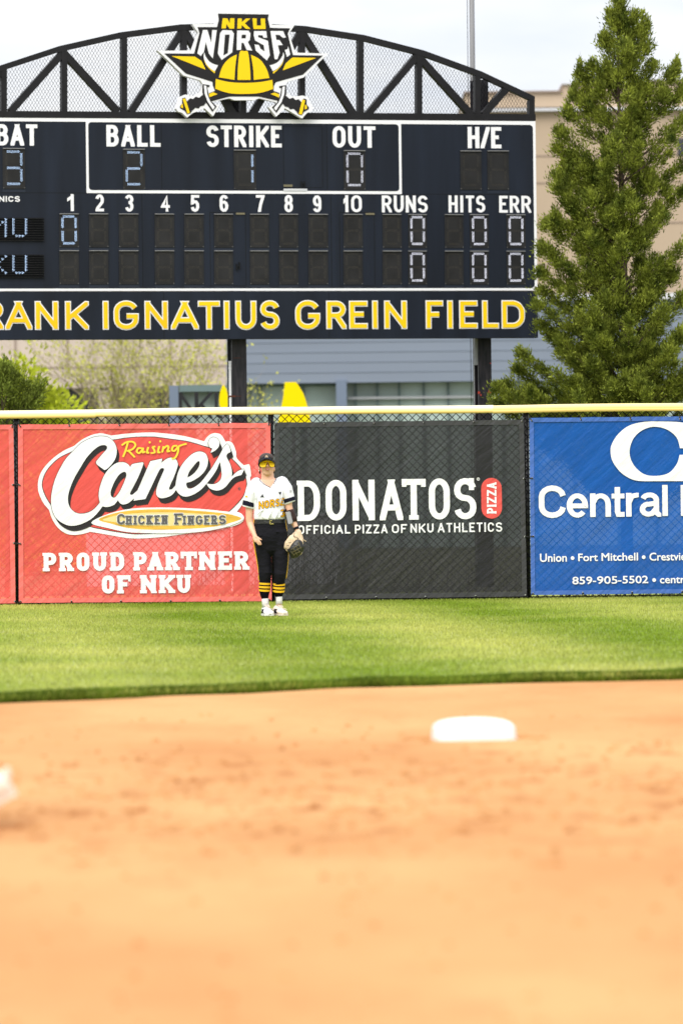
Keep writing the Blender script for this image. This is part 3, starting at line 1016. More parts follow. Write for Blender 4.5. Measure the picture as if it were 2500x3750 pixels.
    panel((1258, 553, 1337, 695), '0', 'dot_white')
    panel((1684, 554, 1761, 695))
    panel((1783, 554, 1861, 695))
    cols = [(218, 289), (327, 397), (436, 507), (567, 638), (675, 746), (784, 853), (915, 984), (1022, 1091), (1129, 1200), (1257, 1327),
            (1400, 1469), (1494, 1561), (1627, 1695), (1719, 1787), (1853, 1922)]
    for i, (a, b) in enumerate(cols):
        sh = 3.5 * a / 1850
        panel((a, 784 + sh, b, 905 + sh), '0' if i in (0, 11, 13, 14) else None, 'dot_blue' if i == 0 else 'dot_white')
        panel((a, 919 + sh * .6, b, 1041 + sh * .3), '0' if i in (11, 13, 14) else None, 'dot_white')
    # louvred team name displays
    FONT5 = {'M': ['10001', '11011', '10101', '10001', '10001', '10001', '10001'], 'U': ['10001'] * 6 + ['01110'],
             'N': ['10001', '11001', '11101', '10111', '10011', '10001', '10001'], 'K': ['10001', '10010', '10100', '11000', '10100', '10010', '10001']}
    for name, y0, y1 in ((' MU', 797, 883), ('NKU', 932, 1018)):
        u0, z0, u1, z1 = B.box(-330, y0, 161, y1)
        mb = MB()
        mb.box(B.P(((u0 + u1) / 2, (z0 + z1) / 2), 0.004), B.U * ((u1 - u0) / 2), B.N * 0.0035, Vector((0, 0, (z1 - z0) / 2)), 0)
        nl = 9
        for k in range(nl + 1):
            z = z0 + (z1 - z0) * (k + .3) / (nl + .6)
            mb.box(B.P(((u0 + u1) / 2, z), 0.018), B.U * ((u1 - u0) / 2), B.N * 0.014, Vector((0, 0, 0.0022)), 1)
        p = mb.build('team_display', [M['seam'], M['digit_face']], T)
        lb = MB()
        px0 = {0: -130, 1: -28, 2: 46}
        for ci, ch in enumerate(name):
            if ch == ' ':
                continue
            for r_, row in enumerate(FONT5[ch]):
                for c_, bit in enumerate(row):
                    if bit == '1':
                        for dx, dy in ((0, 0), (5, 2), (1, 5)):
                            u, z = B.uv(px0[ci] + c_ * 11.5 + dx, y0 + 5 + r_ * 10 + dy)
                            lb.face([B.P((u + .0058 * math.cos(a), z + .0058 * math.sin(a)), 0.0335) for a in (0, 1.05, 2.1, 3.14, 4.19, 5.24)])
        lb.build('lit_lettering', M['dot_blue'], p)
    # field name: white letters with yellow letters on them
    z = 1 / 1.568
    nm = [('R', -92, 22, 98, 264), ('F', -206, -104, 98, 264), ('A', 27, 185, 98, 264), ('N', 199, 336, 98, 264), ('K', 372, 510, 98, 264),
          ('I', 587, 624, 97, 263), ('G', 650, 796, 94, 266), ('N', 828, 964, 97, 262), ('A', 978, 1140, 97, 262), ('T', 1134, 1262, 96, 262), ('I', 1281, 1317, 96, 262),
          ('U', 1348, 1471, 96, 265), ('S', 1491, 1603, 93, 265),
          ('G', 1691, 1836, 92, 264), ('R', 1869, 1986, 96, 260), ('E', 2000, 2108, 96, 259), ('I', 2132, 2167, 95, 259), ('N', 2201, 2334, 95, 259),
          ('F', 2439, 2541, 94, 258), ('I', 2562, 2597, 94, 258), ('E', 2631, 2738, 94, 257), ('L', 2762, 2860, 94, 257), ('D', 2874, 3009, 93, 257)]
    for ch, x0, x1, y0, y1 in nm:
        b = B.box(x0 * z, 1040 + y0 * z, x1 * z, 1040 + y1 * z)
        mb = MB()
        put(mb, B, glyph(ch, b, 18.2 * z * mpp, 17.5 * z * mpp), 0.024, 0)
        put(mb, B, glyph(ch, b, 18.2 * z * mpp, 17.5 * z * mpp, 6.2 * z * mpp), 0.03, 1)
        mb.build('name_letter', [M['white_vinyl'], M['amber_vinyl'] if x1 < 1000 else M['yellow_vinyl']], T)
    # truss
    def beam(p, q, wpx, off=0.0, dep=0.06, name='truss_bar', m_=None):
        a, b = B.uv(*p), B.uv(*q)
        d = Vector((b[0] - a[0], b[1] - a[1]))
        n = Vector((-d.y, d.x)).normalized() * (wpx * mpp / 2)
        mb = MB()
        c = B.P(((a[0] + b[0]) / 2, (a[1] + b[1]) / 2), off - dep)
        mb.box(c, B.U * (d.x / 2) + Vector((0, 0, d.y / 2)), B.N * dep, B.U * n.x + Vector((0, 0, n.y)))
        return mb.build(name, m_ or M['steel_black'], T)
    top = [(-880, 428), (-660, 345), (-430, 296), (-220, 250 + 20), (0, 240), (219, 168), (440, 118), (661, 89), (890, 82), (1119, 95), (1334, 128), (1551, 184), (1762, 261), (1957, 353)]
    top[0:4] = [(-660, 300), (-440, 300), (-220, 300), (-110, 276)]
    thk = 21 * mpp
    mb = MB()
    L = [B.uv(*p) for p in top]
    inner = [(u, zz - thk * 1.06) for u, zz in L]
    mb.poly(B, [L + inner[::-1]], 0.0, thick=0.11)
    mb.build('arch_chord', M['steel_black'], T)
    beam((-660, 414.5), (1960, 430), 25, 0.004, name='bottom_chord')
    for x, yt in ((17, 240), (238, 172), (457, 124), (676, 96), (893, 92), (1108, 103), (1322, 135), (1536, 190), (1749, 265), (1947, 358), (-204, 320)):
        beam((x, yt + 10), (x, 412 + 12 * max(x, 0) / 1960), 21, -0.002, name='truss_post')
    for p, q in (((-170, 404), (8, 262)), ((42, 408), (232, 194)), ((240, 196), (436, 409)), ((482, 411), (672, 112)), ((682, 116), (856, 416)), ((928, 418), (1104, 118)), ((1112, 122), (1298, 420)),
                 ((1348, 420), (1532, 200)), ((1540, 212), (1728, 420)), ((1772, 420), (1858, 322))):
        beam(p, q, 25, -0.006, name='truss_brace')
    # expanded mesh behind the bars
    mb = MB()
    zb = B.uv(900, 424)[1]
    def topz(u):
        for i in range(len(inner) - 1):
            if inner[i][0] <= u <= inner[i + 1][0]:
                return inner[i][1] + (inner[i + 1][1] - inner[i][1]) * (u - inner[i][0]) / (inner[i + 1][0] - inner[i][0])
        return None
    du, slope = 12.2 * mpp, 1.66
    u_a, u_b = B.uv(-200, 400)[0], B.uv(1945, 420)[0]
    z_bot = min(B.uv(-200, 412)[1], B.uv(1945, 428)[1])
    k0, k1 = int((u_a - 2) / du), int((u_b + 2) / du)
    for sg in (1, -1):
        for k in range(k0, k1):
            ub = k * du
            # march up the wire until it leaves the arch
            t, pts = 0.0, []
            while True:
                u, zz = ub + sg * t / slope, z_bot + t
                tz = topz(u)
                inside = u_a < u < u_b and tz is not None and zz < tz
                if inside:
                    pts.append((u, zz))
                elif pts:
                    break
                t += 0.02
                if t > 1.5:
                    break
            if len(pts) > 1:
                mb.bar(B.P(pts[0], -0.1), B.P(pts[-1], -0.1), 0.0023, 4)
    mb.build('truss_mesh', M['wire'], T)
    # legs, standing behind the cabinet
    for x0, x1, top_y in ((848, 902, 300), (1749, 1797, 285)):
        ua, ub = B.uv(x0, 1300, -.33)[0], B.uv(x1, 1300, -.33)[0]
        c = (ua + ub) / 2
        zt = B.uv((x0 + x1) / 2, top_y)[1]
        mb = MB()
        w = (ub - ua) / 2
        # I-section: two flanges and a web
        for o in (-0.33, -0.55):
            mb.box(B.P((c, zt / 2), o), B.U * w, B.N * 0.012, Vector((0, 0, zt / 2)))
        mb.box(B.P((c, zt / 2), -0.44), B.U * 0.012, B.N * 0.097, Vector((0, 0, zt / 2)))
        for du_ in (-.35, .4):
            pass
        p = mb.build('leg', M['post_paint'], T)
        mb = MB()
        if x0 > 1500:
            for x, y, r_ in ((1752, 1438, 7), (1792, 1436, 8), (1760, 1447, 4), (1795, 1330, 3)):
                uv = B.uv(x, y, -0.318)
                pts = [(uv[0] + mpp * r_ * random.uniform(.6, 1.2) * math.cos(k), uv[1] + mpp * r_ * random.uniform(.6, 1.3) * math.sin(k)) for k in (0, 1, 2, 3, 4, 5)]
                mb.poly(B, [pts], -0.3165)
        else:
            for y in (1310, 1450):
                u0, z0 = B.uv(x0 + 6, y + 2, -.318); u1, z1 = B.uv(x0 + 34, y, -.318)
                mb.poly(B, [[(u0, z0), (u1, z0), (u1, z1), (u0, z1)]], -0.3165)
        mb.build('peeling_patch', M['peel'] if x0 > 1500 else M['rust'], p)
    # conduits down the legs
    mb = MB()
    a = B.uv(843, 1250, -.3); b = B.uv(843, 1330, -.3)
    mb.bar(B.P((a[0] + .01, a[1] + .1), -0.3), B.P((a[0], a[1] - .1), -0.3), 0.012, 8)
    mb.bar(B.P((a[0], a[1] - .1), -0.3), B.P(b, -0.3), 0.013, 8)
    mb.build('cable', M['seam'], T)
    mb = MB()
    b = B.uv(842, 1322, -.28)
    mb.bar(B.P(b, -0.28), B.P((b[0], 0.0), -0.28), 0.0165, 10)
    for y in (1322, 1332, 1345):
        q = B.uv(842, y, -.28)
        mb.bar(B.P((q[0], q[1]), -0.28), B.P((q[0], q[1] - .025), -0.28), 0.0205, 10)
    mb.build('conduit', M['pvc'], T)
    mb = MB()
    q = B.uv(848, 1451, -.27)
    mb.box(B.P(q, -0.27), B.U * 0.05, B.N * 0.012, Vector((0, 0, 0.009)))
    mb.build('conduit_clamp', M['rust'], T)
    mb = MB()
    u0, z0 = B.uv(1736, 1337, -.36); u1, z1 = B.uv(1749, 1235, -.36)
    mb.box(B.P(((u0 + u1) / 2, (z0 + z1) / 2), -0.36), B.U * ((u1 - u0) / 2), B.N * 0.03, Vector((0, 0, (z1 - z0) / 2)))
    a, b = B.uv(1733, 1240, -.33), B.uv(1738, 1460, -.33)
    mb.bar(B.P(a, -0.33), B.P((b[0], 0.3), -0.33), 0.006, 6)
    mb.build('conduit', M['conduit'], T)
    # emblem
    s = 1 / 2.24
    def E(pts, smooth=False):
        q = spline(pts, True, 4) if smooth else pts
        return [B.uv(550 + p[0] * s, p[1] * s, 0.12) for p in q]
    white = [(553, 102), (977, 108), (978, 150), (1000, 203), (1184, 206), (1137, 277), (1190, 432), (1462, 440), (1418, 478), (1256, 636), (1132, 668), (1113, 690), (1120, 758),
             (1160, 790), (1205, 790), (1250, 783), (1296, 800), (1335, 890), (1318, 915), (1286, 925), (1246, 972), (1196, 942), (1150, 915), (1104, 888), (1034, 957), (972, 880), (1035, 850), (1032, 838), (895, 806), (850, 822), (690, 822), (650, 806),
             (508, 838), (512, 850), (572, 862), (516, 953), (446, 888), (390, 910), (345, 930), (305, 964), (262, 925), (228, 915), (212, 890), (246, 795), (292, 775), (345, 795), (418, 755), (430, 686), (412, 660),
             (275, 620), (95, 445), (60, 416), (345, 414), (396, 270), (346, 197), (536, 195), (552, 150)]
    black = [(556, 112), (972, 118), (964, 152), (982, 228), (1146, 232), (1127, 275), (1170, 452), (1415, 456), (1252, 612), (1030, 674), (1015, 700), (1010, 745), (1058, 762), (1058, 830), (890, 792), (650, 792),
             (500, 832), (480, 765), (532, 745), (512, 700), (512, 672), (292, 603), (115, 438), (360, 440), (404, 270), (388, 222), (548, 222), (562, 165)]
    mbw = MB()
    mbw.poly(B, [E(white)], 0.12, thick=0.1)
    em = mbw.build('emblem', M['white_vinyl'], T)
    mb = MB()
    mb.poly(B, [E(black)], 0.124)
    def mir(p):
        return [(1540 - x[0] + (0 if x[1] < 500 else 4),) + (x[1] + 8,) + tuple(x[2:]) for x in p]
    hand = [(262, 806), (288, 800), (302, 832), (328, 806), (352, 812), (375, 792), (402, 802), (432, 776), (462, 838), (440, 866), (412, 872), (398, 890), (370, 884), (345, 908), (330, 930), (302, 938), (284, 910), (245, 888), (243, 872), (262, 850)]
    guard = [(428, 690), (488, 698), (485, 714), (468, 714), (480, 780), (505, 835), (546, 872), (510, 918), (455, 838), (428, 760)]
    mb.poly(B, [E(hand)], 0.1245)
    mb.poly(B, [E(mir(hand))], 0.1245)
    mb.poly(B, [E(guard)], 0.125)
    mb.poly(B, [E(mir(guard))], 0.125)
    mb.build('emblem_black_layer', M['emblem_black'], em)
    def piece(name, loops, off, m_):
        mb_ = MB()
        mb_.poly(B, loops, off)
        mb_.build(name, m_, em)
    gi = [(440, 700), (460, 704), (468, 775), (492, 832), (530, 878), (515, 900), (470, 832), (446, 768)]
    horn = [(443, 428, 1), (455, 465), (485, 505), (520, 526), (556, 536, 1), (530, 584, 1), (490, 560), (455, 515), (438, 468)]
    for g_ in (gi, mir(gi)):
        piece('sword_guard', [E(g_)], 0.128, M['white_vinyl'])
    for g_ in (horn, [(1535 - p[0],) + tuple(p[1:]) for p in horn]):
        piece('horn', [E(g_, True)], 0.1285, M['white_vinyl'])
    N_ = [(432, 246), (468, 246), (500, 350), (508, 247), (546, 247), (513, 480), (480, 438), (456, 345), (440, 425), (415, 460), (386, 438)]
    O_ = [(592, 247), (668, 250), (686, 275), (672, 430), (585, 492), (554, 440), (572, 275)]
    Oh = [(612, 284), (652, 284), (636, 437), (600, 456)]
    R_ = [(712, 250), (805, 252), (822, 275), (816, 328), (800, 345), (836, 416), (790, 410), (765, 352), (748, 352), (745, 410), (708, 410)]
    Rh = [(750, 285), (786, 285), (782, 316), (748, 316)]
    S_ = [(850, 255), (950, 255), (958, 310), (928, 310), (920, 290), (885, 288), (885, 306), (965, 336), (980, 455), (955, 496), (865, 415), (855, 365), (890, 370), (905, 402), (937, 422), (930, 372), (860, 332), (848, 290)]
    E_ = [(985, 255), (1088, 255), (1112, 308), (1085, 310), (1060, 287), (1026, 285), (1034, 328), (1060, 330), (1086, 370), (1046, 372), (1060, 432), (1042, 486), (1020, 486)]
    E2 = [(1130, 378), (1147, 447), (1120, 468), (1103, 412), (1126, 402)]
    for lp in ([N_], [O_, Oh], [R_, Rh], [S_], [E_], [E2]):
        piece('emblem_letter', [E(p) for p in lp], 0.128, M['white_vinyl'])
    yel = [[(594, 150), (632, 151), (652, 192), (655, 150), (690, 150), (688, 235), (650, 235), (625, 195), (620, 233), (584, 233)],
           [(717, 152), (750, 152), (750, 182), (785, 152), (820, 152), (775, 192), (822, 237), (785, 237), (750, 205), (745, 235), (713, 235)],
           [(838, 150), (872, 152), (872, 210), (908, 210), (905, 152), (940, 152), (946, 238), (846, 238)],
           [(175, 460), (365, 465), (420, 500), (455, 572)], [(1360, 475), (1165, 472), (1110, 520), (1085, 578)],
           [(482, 770), (515, 757), (552, 772), (485, 797)], [(985, 770), (1020, 760), (1058, 775), (1055, 801)],
           [(265, 812), (288, 808), (325, 925), (305, 932)], [(1245, 818), (1270, 822), (1243, 940), (1217, 935)],
           [(250, 880), (256, 855), (266, 852), (270, 890)], [(1286, 890), (1280, 862), (1268, 860), (1265, 898)]]
    for k_, p in enumerate(yel):
        piece('emblem_letter' if k_ < 3 else 'wing' if k_ < 5 else 'sword_part', [E(p)], 0.128, M['yellow_vinyl'])
    for k_, p in enumerate(([(537, 648, 1), (640, 672), (770, 680), (900, 673), (1000, 655, 1), (1007, 730, 1), (900, 762), (770, 771), (640, 763), (533, 728, 1)],
              [(710, 447, 1), (645, 482), (592, 545), (562, 635, 1), (690, 655, 1), (697, 545)],
              [(735, 425), (770, 420), (800, 428), (815, 530), (822, 656, 1), (715, 656, 1), (720, 530)],
              [(825, 450, 1), (900, 490), (952, 565), (976, 640, 1), (848, 656, 1), (843, 560)],
              [(438, 480, 1), (455, 528), (490, 570), (528, 602, 1), (531, 586, 1), (490, 562), (456, 518)],
              [(1097, 480, 1), (1080, 530), (1045, 572), (1008, 606, 1), (1005, 590, 1), (1047, 562), (1080, 520)])):
        piece('helmet_panel' if k_ < 4 else 'horn_shade', [E(p, True)], 0.1295, M['yellow_vinyl'])
    return T

build_scoreboard()

# flagpole behind the truss
def flagpole():
    base = at(1747, 1800, 80.0)
    T = thing('flagpole', (base.x, base.y, 0), 'tall grey metal flagpole rising above the black scoreboard truss', 'flagpole')
    mb = MB()
    mb.bar((base.x, base.y, 0), (base.x, base.y, 11.5), 0.044, 20, r2=0.034)
    mb.build('pole', M['galv'], T, smooth=True)
    mb = MB()
    mb.bar((base.x - 0.075, base.y - .02, 1.2), (base.x - 0.06, base.y - .02, 11.4), 0.0045, 5)
    mb.build('halyard', M['fence_black'], T)
flagpole()

# ------------------------------------------------------------------ outfield fence
def build_fence():
    Fp = FENCE
    T = thing('outfield_fence', Fp.P((3.7, 0)), 'black chain link outfield fence with a yellow plastic cap along its top', 'fence')
    ztop = Fp.uv(1250, 1500)[1]
    ua, ub = -2.6, 10.6
    for x in (64, 996, 1930, -868, 2866):
        u = Fp.uv(x, 1850)[0]
        mb = MB()
        mb.bar(Fp.P((u, -0.02), -0.075), Fp.P((u, ztop - 0.03), -0.075), 0.033, 14)
        mb.build('post', M['fence_black'], T, smooth=True)
    mb = MB()
    mb.bar(Fp.P((ua, ztop), -0.07), Fp.P((ub, ztop), -0.07), 0.021, 8)
    mb.build('top_rail', M['fence_black'], T)
    mb = MB()
    mb.bar(Fp.P((ua, 0.06), -0.045), Fp.P((ub, 0.06), -0.045), 0.006, 5)
    mb.build('bottom_wire', M['wire'], T)
    # wires woven at 45 degrees, clipped to the panel
    mb = MB()
    z0, z1 = 0.045, ztop - 0.02
    du = 29.0 * 65.6 / F_PX
    n = int((ub - ua + 3) / du)
    for sg, off in ((1, -0.031), (-1, -0.0345)):
        for k in range(-2, n):
            u0 = ua - 1.5 + k * du
            a, b = (u0, z0), (u0 + (z1 - z0), z1)
            if sg < 0:
                a, b = (u0 + (z1 - z0), z0), (u0, z1)
            lo, hi = (a, b) if a[0] < b[0] else (b, a)
            def cut(p, q, u):
                t = (u - p[0]) / (q[0] - p[0])
                return (u, p[1] + (q[1] - p[1]) * t)
            if hi[0] < ua or lo[0] > ub:
                continue
            if lo[0] < ua:
                lo = cut(lo, hi, ua)
            if hi[0] > ub:
                hi = cut(lo, hi, ub)
            mb.bar(Fp.P(lo, off), Fp.P(hi, off), 0.0047, 4)
    mb.build('wire_mesh', M['wire'], T)
    # knuckled wire ends over the top and along the foot
    # plastic cap in separate lengths: a split tube with a lip
    def cap(x0, x1, y0, y1, rr, name='cap_length', mt_='cap'):
        p, q = Fp.uv(x0, y0), Fp.uv(x1, y1)
        mb = MB()
        rows = []
        nseg = 24
        prof = []
        for k in range(19):
            a = R(-52 + 284 * k / 18)
            prof.append((math.cos(a) * rr, math.sin(a) * rr * 0.98))
        prof = [(-rr * .55, -rr * 1.12)] [:0] + prof
        for i in range(nseg + 1):
            t = i / nseg
            u = p[0] + (q[0] - p[0]) * t
            zc = p[1] + (q[1] - p[1]) * t + 0.004 * math.sin(u * 2.1 + x0)
            rows.append([Fp.P((u, zc + pz), po - 0.07) for po, pz in prof])
        mb.grid(rows)
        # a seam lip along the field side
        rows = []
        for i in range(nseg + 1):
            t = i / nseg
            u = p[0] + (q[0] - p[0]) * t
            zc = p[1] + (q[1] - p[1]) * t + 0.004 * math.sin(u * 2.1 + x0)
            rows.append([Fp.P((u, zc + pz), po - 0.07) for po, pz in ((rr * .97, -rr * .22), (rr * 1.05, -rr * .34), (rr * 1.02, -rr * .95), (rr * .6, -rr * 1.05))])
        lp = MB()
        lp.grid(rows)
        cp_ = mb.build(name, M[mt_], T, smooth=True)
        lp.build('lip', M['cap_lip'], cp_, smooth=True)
    cap(-900, 351, 1521, 1515, 0.047)
    cap(348, 1077, 1511, 1503, 0.044)
    cap(1074, 1806, 1505, 1496, 0.045)
    cap(1803, 3300, 1498, 1480, 0.046, mt_='cap_new')
    return T
build_fence()

def grommets(mb_t, mb_g, pl, pts):
    for x, y, dx, dy in pts:
        u, z = pl.uv(x, y)
        c = pl.P((u, z), 0.008)
        mb_g.bar(c - pl.N * 0.002, c + pl.N * 0.003, 0.010, 8)
        d = pl.uv(x + dx, y + dy)
        mb_t.bar(c + pl.N * 0.004, pl.P(d, 0.002), 0.0065, 5)
        mb_t.bar(c + pl.N * 0.004, pl.P((u + .012, z - .012), 0.006), 0.006, 5)

def banner(name, corners, m_, hem_m, label, hem=0.055, seams=()):
    """corners: pixel tl, tr, br, bl"""
    Fp = FENCE
    c = [Fp.uv(*p) for p in corners]
    mid = Fp.P(((c[0][0] + c[1][0]) / 2, c[2][1]))
    T = thing(name, mid, label, 'banner')
    nu, nz = 60, 36
    mb = MB()
    rows = []
    for j in range(nz + 1):
        t = j / nz
        row = []
        for i in range(nu + 1):
            s_ = i / nu
            u = (c[3][0] * (1 - s_) + c[2][0] * s_) * (1 - t) + (c[0][0] * (1 - s_) + c[1][0] * s_) * t
            z = (c[3][1] * (1 - s_) + c[2][1] * s_) * (1 - t) + (c[0][1] * (1 - s_) + c[1][1] * s_) * t
            edge_f = min(s_, 1 - s_, t, 1 - t)
            sag = 0.004 * math.sin(s_ * math.pi * 10) * max(0, 0.06 - min(t, 1 - t)) / 0.06
            dpt = -0.006 * math.sin((u * 1.9 + z * 2.4)) * math.sin(u * 0.7 + 1) * min(1, edge_f * 8) - 0.008
            row.append(Fp.P((u, z + sag), dpt))
        rows.append(row)
    mb.grid(rows)
    mb.build('sheet', m_, T, smooth=True)
    mb = MB()
    def lerp(a, b, k):
        return (a[0] + (b[0] - a[0]) * k, a[1] + (b[1] - a[1]) * k)
    tl, tr, br, bl = c
    i_tl, i_tr, i_br, i_bl = (tl[0] + hem, tl[1] - hem), (tr[0] - hem, tr[1] - hem), (br[0] - hem, br[1] + hem), (bl[0] + hem, bl[1] + hem)
    mb.poly(Fp, [[tl, tr, br, bl][::-1], [i_tl, i_tr, i_br, i_bl]], 0.0015)
    mb.build('hem', hem_m, T)
    return T

def ties(T, pl, pts):
    a, g = MB(), MB()
    for p in pts:
        a, g = MB(), MB()
        grommets(a, g, pl, [p])
        gm = g.build('grommet', M['grommet'], T)
        a.build('tie', M['tie'], gm)

def build_banners():
    Fp = FENCE
    mpp = 65.7 / F_PX
    # far left red one, mostly out of frame
    T = banner('banner', [(-860, 1562), (50, 1555), (58, 2209), (-855, 2222)], M['red'], M['red_hem'], 'plain red vinyl banner without lettering, beside the red banner with the oval')
    ties(T, Fp, [(44, 1562, 14, -16), (47, 1775, 24, -2), (51, 1988, 22, 2), (55, 2202, 14, 6)])
    # red one with the oval
    T = banner('banner', [(67, 1555), (990, 1549), (995, 2201), (70, 2208)], M['red'], M['red_hem'], 'red vinyl banner with a white script logo in an oval above white slab lettering')
    ties(T, Fp, [(74, 1560, -8, -16), (254, 1558, 0, -22), (437, 1556, 0, -24), (618, 1556, 2, -20), (800, 1556, 0, -22), (983, 1554, 10, -14),
                 (72, 1775, -18, 0), (75, 1990, -18, 2), (76, 2202, -8, 6), (262, 2201, 0, 8), (443, 2200, 0, 8), (625, 2199, 0, 8), (805, 2197, 0, 8), (984, 2195, 10, 6)])
    k = 3.6465
    def Z1(p):
        return Fp.uv(130 + p[0] / k, 1560 + p[1] / k)
    def Z2(p):
        return Fp.uv(500 + p[0] / k, 1560 + p[1] / k)
    mb = MB()   # white halo
    halo = [(-37 + 1349 - 1349 + 30, 800)]
    h1 = [(35, 780), (60, 660), (130, 540), (250, 420), (380, 330), (520, 265, 1), (620, 185), (740, 125), (860, 97), (960, 112), (1010, 128, 1), (1200, 104), (1400, 90), (1560, 86)]
    h2 = [(300, 92), (500, 112), (700, 148), (905, 205, 1), (940, 150), (1000, 105), (1060, 95), (1130, 118), (1190, 210, 1), (1240, 205), (1290, 240), (1330, 350), (1340, 430), (1432, 525, 1), (1490, 512), (1512, 530), (1530, 660), (1515, 690), (1528, 780), (1500, 900),
          (1440, 1010), (1340, 1145, 1), (1400, 1170), (1437, 1230), (1400, 1290), (1280, 1340), (1100, 1370), (900, 1400), (700, 1430), (400, 1475), (100, 1500), (-100, 1498)]
    h3 = [(1100, 1475), (900, 1440), (730, 1412, 1), (640, 1440), (520, 1455), (410, 1435), (310, 1365), (230, 1250), (185, 1120, 1), (110, 1030), (50, 900)]
    def comb(*ls):
        pts, con = [], []
        for f_, l_ in ls:
            pts += [(*f_(p), *p[2:]) for p in l_]
        return spline(pts, True, 5)
    mb.poly(Fp, [comb((Z1, h1), (Z2, h2), (Z1, h3))], 0.002)
    mb.build('oval_halo', M['white_print'], T)
    # oval line then red field
    o1 = [(88, 790), (120, 650), (200, 530), (330, 415), (520, 325, 1), (700, 250), (1020, 185), (1300, 145), (1560, 140)]
    o2 = [(300, 148), (500, 175), (700, 205), (960, 280), (1150, 330), (1300, 455), (1420, 590), (1465, 700), (1475, 800), (1440, 920), (1360, 1030), (1225, 1160, 1), (1100, 1280), (800, 1350), (600, 1385), (300, 1430), (0, 1448)]
    o3 = [(1100, 1420), (900, 1385), (700, 1340), (480, 1250), (300, 1150), (210, 1060), (130, 930)]
    ov = comb((Z1, o1), (Z2, o2), (Z1, o3))
    mb = MB()
    mb.poly(Fp, [ov], 0.003)
    mb.build('oval_line', M['print_black'], T)
    cu = sum(p[0] for p in ov) / len(ov); cz = sum(p[1] for p in ov) / len(ov)
    mb = MB()
    ins = []
    for i, p in enumerate(ov):
        a, b = ov[i - 1], ov[(i + 1) % len(ov)]
        d = Vector((b[0] - a[0], b[1] - a[1])).normalized()
        nrm = Vector((-d.y, d.x))
        if nrm.dot(Vector((cu - p[0], cz - p[1]))) < 0:
            nrm = -nrm
        ins.append((p[0] + nrm.x * 0.009, p[1] + nrm.y * 0.009))
    mb.poly(Fp, [ins], 0.0042)
    mb.build('oval_field', M['print_red'], T)
    C = [(520, 320), (600, 240), (700, 180), (800, 145), (890, 137), (970, 150), (1030, 190), (1075, 260), (1088, 340), (1070, 430), (1020, 510), (960, 570), (925, 588, 1), (870, 550), (820, 510), (812, 480), (835, 445), (900, 370), (945, 320), (960, 290), (945, 262), (910, 255), (850, 270), (770, 330), (680, 430), (600, 560), (530, 680), (480, 790), (445, 900), (437, 1000), (460, 1080), (500, 1130), (560, 1165), (640, 1170), (730, 1145), (800, 1095), (860, 1025, 1), (900, 1000, 1), (930, 1060, 1), (895, 1075, 1), (840, 1150), (760, 1230), (660, 1290), (560, 1325), (460, 1332), (370, 1300), (290, 1240), (240, 1160), (215, 1060), (212, 960), (230, 840), (270, 700), (330, 570), (400, 450), (460, 380)]
    A = [(862, 1025, 1), (850, 960), (850, 880), (870, 790), (905, 690), (960, 600), (1030, 530), (1100, 490), (1170, 483), (1230, 505), (1268, 548, 1), (1285, 518), (1320, 503), (1425, 485), (1443, 495), (1435, 530), (1380, 670), (1320, 790), (1268, 890), (1270, 915), (1300, 915), (1370, 855, 1), (1400, 960, 1), (1320, 965, 1), (1240, 1030), (1170, 1048), (1125, 1025), (1105, 990, 1), (1060, 1045), (1010, 1070), (960, 1082), (920, 1078), (890, 1072, 1)]
    Ah = [(1190, 612), (1215, 640), (1205, 700), (1160, 810), (1110, 900), (1060, 955), (1020, 945), (1005, 900), (1020, 830), (1070, 720), (1130, 640)]
    N = [(185, 470, 1), (345, 435, 1), (335, 490, 1), (400, 440), (460, 422), (520, 440), (552, 500), (540, 570), (500, 680), (455, 780), (436, 830), (445, 850), (480, 840), (525, 790, 1), (560, 850, 1), (528, 852, 1), (490, 905), (440, 940), (370, 962), (310, 960), (275, 930), (263, 880), (280, 800), (320, 700), (360, 610), (370, 580), (355, 563), (320, 572), (280, 640), (200, 810), (120, 975, 1), (-39, 998, 1), (20, 850)]
    Ee = [(522, 790), (550, 640), (600, 530), (680, 430), (760, 365), (840, 340), (910, 360), (945, 410), (955, 480), (930, 570), (870, 650), (790, 710), (720, 745), (668, 757, 1), (665, 790), (690, 832), (740, 832), (800, 800), (870, 740), (985, 590), (1080, 440), (1140, 330), (1190, 255, 1), (1240, 290, 1), (1120, 470), (1060, 600), (960, 740), (870, 840), (780, 905), (690, 940), (620, 938), (560, 900), (530, 850)]
    Eh = [(680, 690, 1), (700, 620), (750, 550), (800, 490), (830, 468), (845, 490), (830, 550), (780, 620), (730, 662)]
    S = [(1140, 330), (1190, 255), (1212, 242), (1235, 262), (1250, 310), (1256, 345), (1220, 365), (1200, 400), (1215, 440), (1250, 510), (1270, 580), (1275, 640), (1270, 680, 1), (1330, 620), (1390, 585), (1440, 577, 1), (1400, 655, 1), (1340, 670), (1290, 695), (1240, 750), (1190, 810), (1130, 850), (1060, 862), (990, 840), (950, 800), (937, 768, 1), (980, 775), (1040, 775), (1090, 750), (1125, 710), (1137, 650), (1130, 570), (1115, 480, 1)]
    Ap = [(1030, 150), (1075, 165), (1105, 210), (1100, 270), (1060, 320), (1010, 350), (985, 355, 1), (1000, 330), (1010, 300), (985, 290), (965, 260), (960, 220), (975, 180), (1000, 158)]
    letters = [(Z1, [C]), (Z1, [A, Ah]), (Z2, [N]), (Z2, [Ee, Eh]), (Z2, [S]), (Z2, [Ap])]
    mb = MB()
    lay = 0
